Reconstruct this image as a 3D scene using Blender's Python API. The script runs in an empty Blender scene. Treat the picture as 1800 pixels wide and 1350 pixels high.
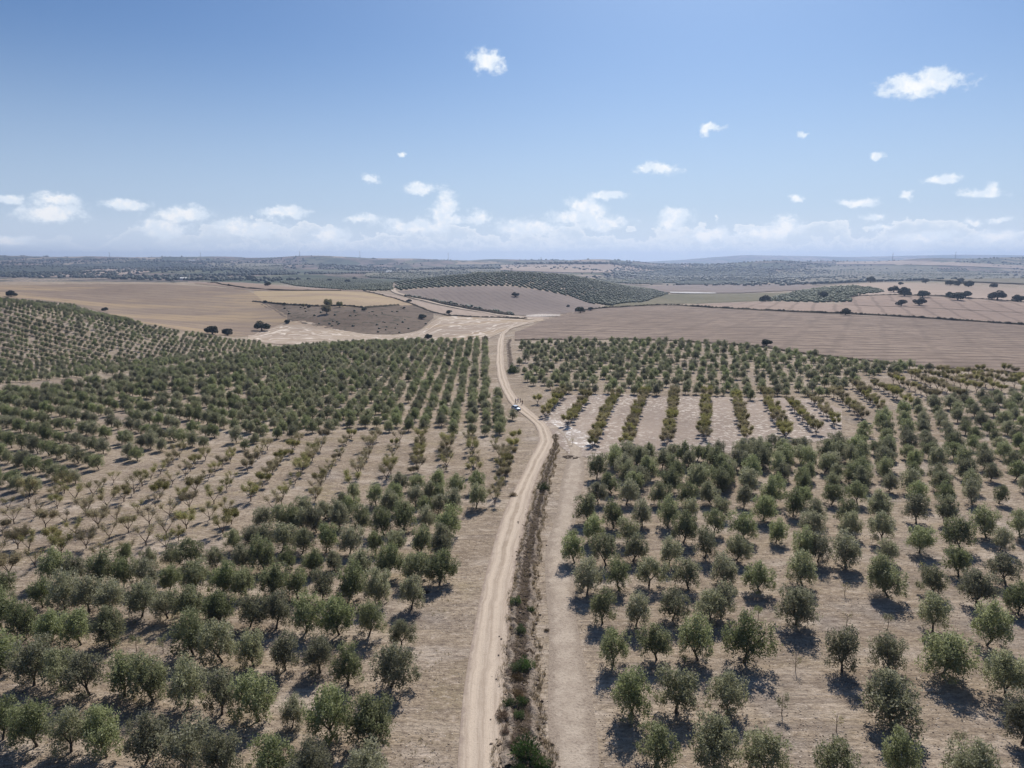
import bpy, bmesh, math, random
import numpy as np
from mathutils import Vector, Matrix

R = math.radians
rng = np.random.default_rng(11)
random.seed(11)
scene = bpy.context.scene
col = scene.collection

# ------------------------------------------------------------------ camera
CAM_H, PITCH, FPX = 50.0, R(9.85), 1250.0          # drone height, downward tilt, focal length in photo pixels (1800 wide)
cam_d = bpy.data.cameras.new("camera")
cam = bpy.data.objects.new("camera", cam_d)
col.objects.link(cam)
cam.location = (0, 0, CAM_H)
cam.rotation_euler = (R(90) - PITCH, 0, 0)
cam_d.sensor_width = 36.0
cam_d.lens = 36.0 * FPX / 1800.0
cam_d.clip_start = 0.5
cam_d.clip_end = 120000
scene.camera = cam

SUN_AZ, SUN_EL = R(16), R(42)                      # to the right of the view, ahead of the camera
SKY_STRENGTH, SUN_STRENGTH, EXPOSURE = 0.065, 4.3, 0.36
HAZE_DENSITY = 0.000090

scene.render.engine = 'CYCLES'
scene.view_settings.view_transform = 'Standard'
scene.view_settings.look = 'None'
scene.view_settings.exposure = EXPOSURE
scene.view_settings.gamma = 1.0
scene.view_settings.use_curve_mapping = False
cy = scene.cycles
cy.max_bounces = 5; cy.diffuse_bounces = 3; cy.glossy_bounces = 1; cy.transmission_bounces = 3
cy.transparent_max_bounces = 4; cy.volume_bounces = 0
cy.caustics_reflective = False; cy.caustics_refractive = False
cy.sample_clamp_indirect = 5
cy.use_denoising = True


def pix_dir(px, py):
    """azimuth and elevation (radians) of a photo pixel"""
    u = px - 900.0; v = py - 675.0
    f = FPX * math.cos(PITCH) - v * math.sin(PITCH)
    d = v * math.cos(PITCH) + FPX * math.sin(PITCH)
    return math.atan2(u, f), math.atan2(-d, math.hypot(u, f))


# ------------------------------------------------------------------ sky and clouds
world = bpy.data.worlds.new("World")
scene.world = world
world.use_nodes = True
wn = world.node_tree
wn.nodes.clear()


class NT:
    """tiny helper for building node trees"""
    def __init__(self, tree): self.t = tree
    def n(self, kind, **kw):
        nd = self.t.nodes.new(kind)
        ins = kw.pop('ins', {})
        for k, v in kw.items(): setattr(nd, k, v)
        for k, v in ins.items(): self.put(nd.inputs[k], v)
        return nd
    def put(self, sock, v):
        if hasattr(v, 'is_linked') or isinstance(v, bpy.types.NodeSocket): self.t.links.new(v, sock)
        elif v is not None: sock.default_value = v
    def m(self, op, a, b=None, c=None, clamp=False):
        nd = self.t.nodes.new('ShaderNodeMath'); nd.operation = op; nd.use_clamp = clamp
        for i, v in enumerate((a, b, c)):
            if v is not None: self.put(nd.inputs[i], v)
        return nd.outputs[0]
    def vm(self, op, a, b=None, out=0):
        nd = self.t.nodes.new('ShaderNodeVectorMath'); nd.operation = op
        self.put(nd.inputs[0], a)
        if b is not None:
            if op == 'SCALE': self.put(nd.inputs['Scale'], b)
            else: self.put(nd.inputs[1], b)
        return nd.outputs['Value'] if out == 'v' else nd.outputs[0]
    def xyz(self, x, y, z=0.0):
        nd = self.t.nodes.new('ShaderNodeCombineXYZ')
        for i, v in enumerate((x, y, z)): self.put(nd.inputs[i], v)
        return nd.outputs[0]
    def sep(self, v):
        nd = self.t.nodes.new('ShaderNodeSeparateXYZ'); self.put(nd.inputs[0], v); return nd.outputs
    def noise(self, vec, scale, detail=3, rough=0.55, color=False, dist=0.0):
        nd = self.t.nodes.new('ShaderNodeTexNoise')
        self.put(nd.inputs['Vector'], vec); self.put(nd.inputs['Scale'], scale)
        nd.inputs['Detail'].default_value = detail; nd.inputs['Roughness'].default_value = rough
        nd.inputs['Distortion'].default_value = dist
        return nd.outputs['Color' if color else 'Fac']
    def vor(self, vec, scale, feature='F1', out='Distance'):
        nd = self.t.nodes.new('ShaderNodeTexVoronoi'); nd.feature = feature
        self.put(nd.inputs['Vector'], vec); self.put(nd.inputs['Scale'], scale)
        return nd.outputs[out]
    def step(self, v, lo, hi, a=0.0, b=1.0):
        nd = self.t.nodes.new('ShaderNodeMapRange'); nd.interpolation_type = 'SMOOTHSTEP'
        for k, x in (('Value', v), ('From Min', lo), ('From Max', hi), ('To Min', a), ('To Max', b)): self.put(nd.inputs[k], x)
        return nd.outputs[0]
    def mix(self, f, a, b):
        nd = self.t.nodes.new('ShaderNodeMix'); nd.data_type = 'RGBA'
        self.put(nd.inputs[0], f)
        for s, v in ((nd.inputs[6], a), (nd.inputs[7], b)):
            if isinstance(v, (tuple, list)) and len(v) == 3: v = (*v, 1.0)
            self.put(s, v)
        return nd.outputs[2]


W = NT(wn)
sky = W.n('ShaderNodeTexSky')
sky.sky_type = 'NISHITA'
sky.sun_disc = False
sky.sun_elevation = SUN_EL
sky.sun_rotation = SUN_AZ
sky.altitude = 300
sky.air_density = 1.0
sky.dust_density = 1.3
sky.ozone_density = 2.5
tc = W.n('ShaderNodeTexCoord')
dx, dy, dz = W.sep(tc.outputs['Generated'])
az = W.m('ARCTAN2', dx, dy)
el = W.m('ARCSINE', dz)
P2 = W.xyz(az, el, 0.0)
wob = W.vm('SUBTRACT', W.noise(P2, 34, 6, 0.62, color=True), (0.5, 0.5, 0.5))
P2d = W.vm('ADD', P2, W.vm('MULTIPLY', wob, (0.030, 0.022, 0.0)))
# (px, py, half width, half height) of the separate fair-weather clouds
clouds = [(856, 108, 25, 17), (1618, 152, 72, 17), (1640, 138, 34, 18), (1590, 145, 28, 12), (1250, 224, 22, 7), (1240, 231, 10, 9), (1156, 298, 36, 9), (1150, 293, 18, 9),
          (741, 331, 30, 9), (735, 326, 18, 10), (650, 314, 14, 8), (95, 352, 48, 12), (92, 374, 60, 17), (224, 359, 40, 10), (212, 354, 18, 8), (318, 377, 56, 14), (500, 375, 46, 10),
          (506, 368, 22, 10), (640, 386, 30, 8), (25, 424, 34, 12), (785, 362, 19, 24), (778, 384, 24, 22), (800, 386, 20, 12), (842, 382, 19, 14), (1068, 344, 34, 7),
          (1028, 368, 34, 20), (1015, 382, 60, 13), (1190, 380, 32, 14), (1175, 392, 24, 12), (1382, 398, 36, 17), (1350, 410, 50, 14), (1510, 357, 34, 7), (1535, 381, 20, 7),
          (1545, 401, 26, 6), (1658, 316, 30, 8), (1728, 338, 38, 8), (1742, 330, 16, 10), (1709, 388, 15, 6), (1760, 386, 22, 6), (1546, 275, 11, 7), (1408, 237, 9, 5),
          (430, 400, 66, 15), (290, 402, 46, 16), (585, 415, 32, 15), (725, 398, 60, 13), (1060, 392, 46, 15), (930, 400, 66, 14), (1250, 414, 44, 12), (1630, 418, 54, 12), (1750, 416, 44, 14),
          (10, 350, 26, 7), (705, 272, 9, 4), (1398, 350, 14, 6), (1593, 345, 12, 9)]
field = None
for (px, py, rx, ry) in clouds:
    a, e = pix_dir(px, py)
    k = math.cos(a) ** 2 / FPX * 0.98
    l = W.vm('LENGTH', W.vm('MULTIPLY', W.vm('SUBTRACT', P2d, (a, e, 0)), (1 / (rx * k), 1 / (ry * k / math.cos(a)), 0)), out='v')
    field = l if field is None else W.m('MINIMUM', field, l)
puff = W.noise(W.vm('MULTIPLY', P2, (1.0, 1.35, 1.0)), 60, 9, 0.68)
cl = W.m('ADD', field, W.m('MULTIPLY', W.m('SUBTRACT', puff, 0.5), 2.4))
c_small = W.step(cl, 1.34, 0.50, 0, 0.94)
# cumulus bank along the whole horizon: bright ragged tops over a pale body that melts into the haze
bn1 = W.noise(W.vm('MULTIPLY', P2, (1.0, 1.5, 1.0)), 13, 9, 0.60)
bn2 = W.noise(W.vm('MULTIPLY', P2, (1.0, 1.3, 1.0)), 42, 9, 0.64)
top = W.m('ADD', 0.026, W.step(az, -0.62, -0.30, 0.0, 0.016))
bank_f = W.m('ADD', W.m('MULTIPLY', W.m('SUBTRACT', bn1, 0.5), 0.16), W.m('SUBTRACT', top, el))
bank_f2 = W.m('ADD', W.m('MULTIPLY', W.m('SUBTRACT', bn2, 0.5), 0.10), W.m('SUBTRACT', W.m('SUBTRACT', top, 0.016), el))
azf = W.step(az, -0.62, -0.25, 0.35, 1.0)
rim1 = W.m('MULTIPLY', W.step(bank_f, 0.0, 0.005), W.step(bank_f, 0.024, 0.001, 0.30, 0.88))
rim2 = W.m('MULTIPLY', W.step(bank_f2, 0.0, 0.004), W.step(bank_f2, 0.020, 0.001, 0.22, 0.80))
c_bank = W.m('MULTIPLY', W.m('MAXIMUM', rim1, rim2), azf)
c_milk = W.step(el, 0.30, -0.08, 0, 1.0)
shade = W.step(W.noise(W.vm('ADD', P2, (0.0, 0.006, 0.0)), 40, 7, 0.62), 0.40, 0.60)
cloud_col = W.mix(W.m('MAXIMUM', rim1, rim2), (7.8, 9.1, 10.6), (11.6, 11.9, 12.2))
skyc = W.n('ShaderNodeMix', data_type='RGBA', blend_type='MULTIPLY', ins={0: 1.0})
W.put(skyc.inputs[6], sky.outputs[0]); skyc.inputs[7].default_value = (0.55, 0.745, 0.98, 1)
c0 = W.mix(c_milk, skyc.outputs[2], (7.0, 8.4, 10.5))
c0 = W.mix(W.step(el, 0.075, -0.005, 0, 0.7), c0, (9.4, 10.3, 11.2))
c1 = W.mix(c_bank, c0, cloud_col)
c2 = W.mix(c_small, c1, W.mix(W.m('MULTIPLY', shade, W.step(cl, 1.0, 0.3)), (9.8, 10.8, 11.9), (12.4, 12.4, 12.4)))
bg = W.n('ShaderNodeBackground', ins={'Color': c2, 'Strength': SKY_STRENGTH})
wo = W.n('ShaderNodeOutputWorld')
wn.links.new(bg.outputs[0], wo.inputs['Surface'])
try:
    world.cycles.sampling_method = 'MANUAL'; world.cycles.sample_map_resolution = 512
except Exception: pass

# ------------------------------------------------------------------ sun
sun_d = bpy.data.lights.new("sun", 'SUN')
sun_d.energy = SUN_STRENGTH
sun_d.angle = R(0.55)
sun_d.color = (1.0, 0.955, 0.89)
sun = bpy.data.objects.new("sun", sun_d)
col.objects.link(sun)
to_sun = Vector((math.sin(SUN_AZ) * math.cos(SUN_EL), math.cos(SUN_AZ) * math.cos(SUN_EL), math.sin(SUN_EL)))
sun.rotation_euler = to_sun.to_track_quat('Z', 'Y').to_euler()
sun.location = to_sun * 500

# ------------------------------------------------------------------ terrain height
# per photo column: (distance ahead, photo row there) or (distance, None, height) where a crest hides the ground
COLS = {
    0:    [(285, 692), (335, None, -6), (380, 646), (450, 592), (560, 526), (680, None, 10), (860, 513), (1100, 496), (1400, None, 4), (2000, None, -8), (3000, 480), (4500, 463), (6000, 451.5), (8000, None, 10)],
    220:  [(310, 668), (360, None, -7), (410, 642), (480, 592), (540, 566), (600, None, 0), (720, 553), (900, 522), (1100, 496), (1400, None, 2), (2000, None, -8), (3000, 481), (4500, 465), (6000, 454), (8000, None, 10)],
    450:  [(390, 622), (435, None, -8), (520, 604), (600, 590), (700, 566), (850, 535), (1000, 512), (1150, 499), (1450, None, 0), (2200, None, -10), (3000, 479), (4500, 467), (5800, 454), (8000, None, 10)],
    600:  [(415, 608), (480, None, -12), (570, 596), (640, 583), (740, 541), (1000, 511), (1300, None, -9), (2200, 489), (3000, 481), (4500, 469), (5500, 453.5), (8000, None, 10)],
    750:  [(430, 603), (500, None, -13), (560, 600), (700, 570), (850, 545), (960, 530), (1080, 508), (1250, 499), (1450, 490), (1800, None, -10), (3000, 481), (4500, 469), (5500, 457.5), (8000, None, 0)],
    880:  [(440, 600), (500, 588), (600, 573), (800, 556), (900, 549), (1000, 534), (1150, 505), (1320, 486), (1480, 477.5), (1800, None, -6), (3000, 481), (4500, 467), (5500, 459), (8000, None, 0)],
    1000: [(430, 604), (500, 590), (600, 569), (760, 549), (900, 554), (1000, 538), (1150, 515), (1350, 493), (1530, 482), (2000, None, -10), (2800, 482), (4000, 466), (5500, 459), (8000, None, 0)],
    1150: [(430, 603), (500, 588), (650, 560), (850, 537), (950, None, -6), (1200, 534), (1400, 523), (1650, 513), (2000, 507), (2600, 500), (3500, 486), (5000, 466), (5700, 463.5), (8000, None, -35)],
    1300: [(415, 608), (500, 588), (700, 556), (850, 541), (1050, 534), (1300, 526), (1600, 517), (2000, 509), (2500, 500), (3400, 488), (4600, 470), (5600, 467), (8000, None, -45)],
    1500: [(370, 630), (450, 604), (600, 571), (740, 551), (900, 536), (1100, 517), (1300, 503), (1600, None, 0), (3000, 490), (4000, 478), (5500, 461), (8000, None, -30)],
    1650: [(345, 641), (450, 608), (600, 578), (700, 561), (850, 541), (1050, 518), (1250, 506), (1450, 499), (1800, None, 0), (3000, 489), (4000, 476), (5500, 457), (8000, None, -30)],
    1800: [(325, 654), (450, 614), (600, 583), (680, 571), (850, 546), (1050, 525), (1300, 510), (1500, 505), (1900, None, 0), (3000, 490), (4000, 475), (5500, 452), (8000, None, -30)],
}
MOUNT = {0: 20, 1000: 30, 1150: 85, 1200: 112, 1240: 145, 1310: 192, 1350: 184, 1420: 175, 1490: 158, 1560: 174, 1680: 200, 1800: 192, 2300: 160}


def zrow(Y, py):
    v = py - 675.0
    f = FPX * math.cos(PITCH) - v * math.sin(PITCH)
    d = v * math.cos(PITCH) + FPX * math.sin(PITCH)
    return CAM_H - Y * d / f


def pchip(x, y, q):
    x = np.array(x, float); y = np.array(y, float)
    h = np.diff(x); s = np.diff(y) / h
    m = np.zeros_like(y); m[0] = s[0]; m[-1] = s[-1]
    for i in range(1, len(x) - 1):
        if s[i - 1] * s[i] > 0:
            w1 = 2 * h[i] + h[i - 1]; w2 = h[i] + 2 * h[i - 1]
            m[i] = (w1 + w2) / (w1 / s[i - 1] + w2 / s[i])
    q = np.clip(q, x[0], x[-1])
    i = np.clip(np.searchsorted(x, q) - 1, 0, len(x) - 2)
    t = (q - x[i]) / h[i]
    return ((2 * t ** 3 - 3 * t ** 2 + 1) * y[i] + (t ** 3 - 2 * t ** 2 + t) * h[i] * m[i]
            + (-2 * t ** 3 + 3 * t ** 2) * y[i + 1] + (t ** 3 - t ** 2) * h[i] * m[i + 1])


LQ = np.linspace(math.log(40), math.log(32000), 900)
cx = sorted(COLS)
prof = []
for c in cx:
    pts = [(40, 0.0), (120, 0.0), (200, 0.0), (245 if c < 300 else 270, 0.0 if c > 300 else -0.8)]
    for e in COLS[c]:
        pts.append((e[0], e[2] if len(e) == 3 else zrow(e[0], e[1])))
    pts += [(11000, -45.0), (32000, -90.0)]
    prof.append(pchip([math.log(p[0]) for p in pts], [p[1] for p in pts], LQ))
prof = np.array(prof)
PXG = np.arange(-2400, 4201, 20.0)
tab = np.array([np.interp(PXG, cx, prof[:, j]) for j in range(len(LQ))]).T
k = np.exp(-0.5 * (np.arange(-6, 7) * 20.0 / 38.0) ** 2); k /= k.sum()
pad = np.pad(tab, ((6, 6), (0, 0)), mode='edge')
tab = sum(k[i] * pad[i:i + len(PXG)] for i in range(13))
mtab = np.interp(PXG, sorted(MOUNT), [MOUNT[q] for q in sorted(MOUNT)])

_s = np.random.default_rng(3)
WV = [(_s.uniform(0, 2 * math.pi), _s.uniform(0, 2 * math.pi), w) for w in list(_s.uniform(22, 70, 7)) + list(_s.uniform(380, 1300, 9))]


def height(X, Y):
    X = np.asarray(X, float); Y = np.asarray(Y, float)
    Yc = np.maximum(Y, 42.0)
    px = 900 + FPX * X / (Yc * math.cos(PITCH) + 50 * math.sin(PITCH))
    u = np.clip((px - PXG[0]) / 20.0, 0, len(PXG) - 1.001)
    v = np.clip((np.log(Yc) - LQ[0]) / (LQ[1] - LQ[0]), 0, len(LQ) - 1.001)
    i = u.astype(int); j = v.astype(int); fu = u - i; fv = v - j
    z = (tab[i, j] * (1 - fu) * (1 - fv) + tab[i + 1, j] * fu * (1 - fv) + tab[i, j + 1] * (1 - fu) * fv + tab[i + 1, j + 1] * fu * fv)
    near = np.zeros_like(z); far = np.zeros_like(z)
    for n, (a, ph, w) in enumerate(WV):
        s = np.sin((X * math.cos(a) + Y * math.sin(a)) * 2 * math.pi / w + ph)
        if n < 7: near = near + s * 0.07
        else: far = far + s
    z = z + near * np.clip((Yc - 60) / 200, 0, 1) + far * np.clip((Yc - 1900) / 2500, 0, 1) * np.clip((9000 - Yc) / 2500, 0, 1) * 4.2
    # the blue range far behind
    mh = mtab[i] * (1 - fu) + mtab[i + 1] * fu
    z = z + mh * np.exp(-((Yc - 12500) / 1500.0) ** 2)
    return z


SM = np.exp(np.linspace(math.log(52), math.log(26000), 1400))


def hit(px, py):
    """where the line of sight through photo pixels meets the terrain"""
    px = np.atleast_1d(np.asarray(px, float)); py = np.atleast_1d(np.asarray(py, float))
    u = px - 900; v = py - 675
    f = FPX * math.cos(PITCH) - v * math.sin(PITCH)
    d = v * math.cos(PITCH) + FPX * math.sin(PITCH)
    sx = u / f; sz = -d / f
    out = np.zeros((len(px), 3))
    for q in range(len(px)):
        Xs = SM * sx[q]; Zs = CAM_H + SM * sz[q]
        g = height(Xs, SM) - Zs
        w = np.where(g > 0)[0]
        if len(w) == 0:
            Y = 7000.0
        else:
            b = w[0]; a = max(b - 1, 0)
            t = g[a] / (g[a] - g[b]) if b > 0 and g[a] != g[b] else 0
            Y = SM[a] * (1 - t) + SM[b] * t
        out[q] = (Y * sx[q], Y, 0)
    out[:, 2] = height(out[:, 0], out[:, 1])
    return out


def P(px, py):
    return hit([px], [py])[0]


def project(p):
    """photo pixel of world points (n,3)"""
    x = p[:, 0]; y = p[:, 1]; z = p[:, 2] - CAM_H
    dep = y * math.cos(PITCH) - z * math.sin(PITCH)
    up = y * math.sin(PITCH) + z * math.cos(PITCH)
    return 900 + FPX * x / dep, 675 - FPX * up / dep, dep


# ------------------------------------------------------------------ mesh helpers
def mesh_np(name, verts, faces, mats=(), smooth=False, mat_idx=None):
    """verts (n,3) array, faces (m,k) array (all faces with k corners)"""
    me = bpy.data.meshes.new(name)
    verts = np.asarray(verts, np.float32); faces = np.asarray(faces, np.int32)
    k = faces.shape[1]
    me.vertices.add(len(verts)); me.vertices.foreach_set('co', verts.ravel())
    me.loops.add(faces.size); me.loops.foreach_set('vertex_index', faces.ravel())
    me.polygons.add(len(faces)); me.polygons.foreach_set('loop_start', np.arange(0, faces.size, k, dtype=np.int32))
    if mat_idx is not None: me.polygons.foreach_set('material_index', np.asarray(mat_idx, np.int32))
    if smooth: me.polygons.foreach_set('use_smooth', np.ones(len(faces), bool))
    for m in mats: me.materials.append(m)
    me.update(calc_edges=True)
    me.validate()
    return me


def add(name, me, parent=None, loc=None, label=None, cat=None, group=None, kind=None):
    o = bpy.data.objects.new(name, me); col.objects.link(o)
    if parent: o.parent = parent
    if loc is not None: o.location = loc
    if label: o['label'] = label
    if cat: o['category'] = cat
    if group: o['group'] = group
    if kind: o['kind'] = kind
    return o


def tube(path, rad, n=6):
    """tapered tube along a path, returns verts, quads"""
    path = np.asarray(path, float); V = []; Fq = []
    for i, p in enumerate(path):
        t = path[min(i + 1, len(path) - 1)] - path[max(i - 1, 0)]
        t = t / (np.linalg.norm(t) + 1e-9)
        a = np.cross(t, (0.31, 0.95, 0.05)); a /= np.linalg.norm(a) + 1e-9
        b = np.cross(t, a)
        for j in range(n):
            w = 2 * math.pi * j / n
            V.append(p + rad[i] * (a * math.cos(w) + b * math.sin(w)))
    for i in range(len(path) - 1):
        for j in range(n):
            Fq.append((i * n + j, i * n + (j + 1) % n, (i + 1) * n + (j + 1) % n, (i + 1) * n + j))
    return np.array(V), np.array(Fq)


class Bag:
    """collects quads from several pieces into one mesh"""
    def __init__(s): s.v = []; s.f = []; s.n = 0; s.mi = []
    def put(s, v, f, mi=0):
        s.v.append(np.asarray(v, float)); s.f.append(np.asarray(f) + s.n); s.n += len(v); s.mi += [mi] * len(f)
    def build(s, name, mats, smooth=False):
        return mesh_np(name, np.concatenate(s.v), np.concatenate(s.f), mats, smooth, s.mi)


def leaf_quads(C, size, aspect, r, out=None, bias=0.0):
    """n little leaf-spray quads centred at C"""
    n = len(C)
    a = r.normal(size=(n, 3)); a /= np.linalg.norm(a, axis=1)[:, None]
    nrm = r.normal(size=(n, 3))
    if out is not None: nrm = nrm + out * bias
    b = np.cross(a, nrm); b /= np.linalg.norm(b, axis=1)[:, None] + 1e-9
    s = (size * r.uniform(0.6, 1.35, n))[:, None]
    A = a * s; B = b * s * aspect
    V = np.stack([C - A, C + B, C + A, C - B], 1).reshape(-1, 3)
    return V, np.arange(4 * n).reshape(-1, 4)


# ------------------------------------------------------------------ materials
def mat(name):
    m = bpy.data.materials.new(name); m.use_nodes = True; m.node_tree.nodes.clear()
    return m, NT(m.node_tree)


def finish(m, T, color, rough=0.9, bump=None, bump_d=0.1, bump_s=1.0, spec=0.15, metallic=0.0):
    b = T.n('ShaderNodeBsdfPrincipled')
    if isinstance(color, (tuple, list)) and len(color) == 3: color = (*color, 1)
    T.put(b.inputs['Base Color'], color); T.put(b.inputs['Roughness'], rough)
    b.inputs['Specular IOR Level'].default_value = spec; b.inputs['Metallic'].default_value = metallic
    if bump is not None:
        bm = T.n('ShaderNodeBump', ins={'Height': bump, 'Distance': bump_d, 'Strength': bump_s})
        T.t.links.new(bm.outputs[0], b.inputs['Normal'])
    o = T.n('ShaderNodeOutputMaterial')
    T.t.links.new(b.outputs[0], o.inputs['Surface'])
    return m


def leaf_material(name, dark, light, tip, transl=0.35):
    m, T = mat(name)
    oi = T.n('ShaderNodeObjectInfo'); g = T.n('ShaderNodeNewGeometry'); co = T.n('ShaderNodeTexCoord')
    n1 = T.noise(co.outputs['Object'], 1.1, 3, 0.6)
    c = T.mix(T.step(n1, 0.35, 0.65), dark, light)
    c = T.mix(T.step(g.outputs['Random Per Island'], 0.55, 1.0, 0, 0.75), c, tip)
    wn_ = T.n('ShaderNodeTexWhiteNoise', noise_dimensions='3D'); T.put(wn_.inputs['Vector'], oi.outputs['Location'])
    hs = T.n('ShaderNodeHueSaturation')
    T.put(hs.inputs['Hue'], T.step(wn_.outputs['Value'], 0, 1, 0.475, 0.515))
    T.put(hs.inputs['Value'], T.step(oi.outputs['Random'], 0, 1, 0.70, 1.25))
    T.put(hs.inputs['Saturation'], T.step(wn_.outputs['Value'], 0, 1, 0.8, 1.15))
    T.put(hs.inputs['Color'], c)
    d = T.n('ShaderNodeBsdfPrincipled'); T.put(d.inputs['Base Color'], hs.outputs[0])
    d.inputs['Roughness'].default_value = 0.62; d.inputs['Specular IOR Level'].default_value = 0.2
    t = T.n('ShaderNodeBsdfTranslucent'); T.put(t.inputs['Color'], hs.outputs[0])
    mx = T.n('ShaderNodeMixShader', ins={0: transl})
    T.t.links.new(d.outputs[0], mx.inputs[1]); T.t.links.new(t.outputs[0], mx.inputs[2])
    o = T.n('ShaderNodeOutputMaterial'); T.t.links.new(mx.outputs[0], o.inputs['Surface'])
    return m


M_OLIVE = leaf_material("olive_leaves", (0.185, 0.200, 0.092), (0.300, 0.312, 0.162), (0.42, 0.415, 0.285), 0.54)
M_ALM_LEAF = leaf_material("almond_leaves", (0.225, 0.190, 0.080), (0.29, 0.262, 0.11), (0.36, 0.34, 0.15), 0.5)
M_ALM_DRY = leaf_material("almond_dry_leaves", (0.265, 0.220, 0.105), (0.33, 0.30, 0.135), (0.36, 0.38, 0.16), 0.5)
M_OAK = leaf_material("holm_oak_leaves", (0.018, 0.026, 0.016), (0.036, 0.048, 0.026), (0.06, 0.075, 0.04), 0.18)
M_SHRUB = leaf_material("ditch_shrub_leaves", (0.05, 0.085, 0.03), (0.085, 0.125, 0.045), (0.14, 0.17, 0.07), 0.35)
M_DRYSHRUB = leaf_material("dry_shrub_twigs", (0.105, 0.068, 0.045), (0.18, 0.125, 0.075), (0.27, 0.21, 0.13), 0.25)
M_FAR = leaf_material("distant_foliage", (0.034, 0.046, 0.028), (0.060, 0.074, 0.040), (0.085, 0.095, 0.055), 0.1)
M_FAR_OLIVE = leaf_material("distant_olive_foliage", (0.105, 0.125, 0.060), (0.155, 0.175, 0.088), (0.21, 0.225, 0.125), 0.25)


def bark(name, a, b):
    m, T = mat(name); co = T.n('ShaderNodeTexCoord')
    n = T.noise(T.vm('MULTIPLY', co.outputs['Object'], (1, 1, 0.3)), 14, 4, 0.7)
    return finish(m, T, T.mix(T.step(n, 0.35, 0.65), a, b), 0.95, n, 0.03, 0.8)


M_BARK = bark("olive_bark", (0.045, 0.034, 0.027), (0.115, 0.09, 0.07))
M_ALM_BARK = bark("almond_bark", (0.085, 0.058, 0.042), (0.19, 0.14, 0.11))


def stripe(T, pos, ang, spacing, warp=0.15, duty=0.5, warp_scale=0.02):
    """0..1 saw-like row marks across the direction ang (radians from +X)"""
    x, y, z = T.sep(pos)
    w = T.m('MULTIPLY', T.m('SUBTRACT', T.noise(pos, warp_scale, 2), 0.5), spacing * warp * 20)
    c = T.m('ADD', T.m('ADD', T.m('MULTIPLY', x, math.cos(ang) / spacing), T.m('MULTIPLY', y, math.sin(ang) / spacing)), T.m('DIVIDE', w, spacing))
    return T.m('ADD', 0.5, T.m('MULTIPLY', 0.5, T.m('SINE', T.m('MULTIPLY', c, 2 * math.pi))))


def soil_common(T, pos, c_dark, c_mid, c_light):
    big = T.noise(pos, 0.018, 5, 0.6)
    med = T.noise(pos, 0.16, 5, 0.65)
    fine = T.noise(pos, 1.9, 4, 0.7)
    c = T.mix(T.step(big, 0.32, 0.68), c_mid, c_light)
    c = T.mix(T.step(med, 0.48, 0.72, 0, 0.55), c, c_dark)
    c = T.mix(T.step(fine, 0.44, 0.70, 0, 0.75), c, c_dark)
    return c, big, med, fine


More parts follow.
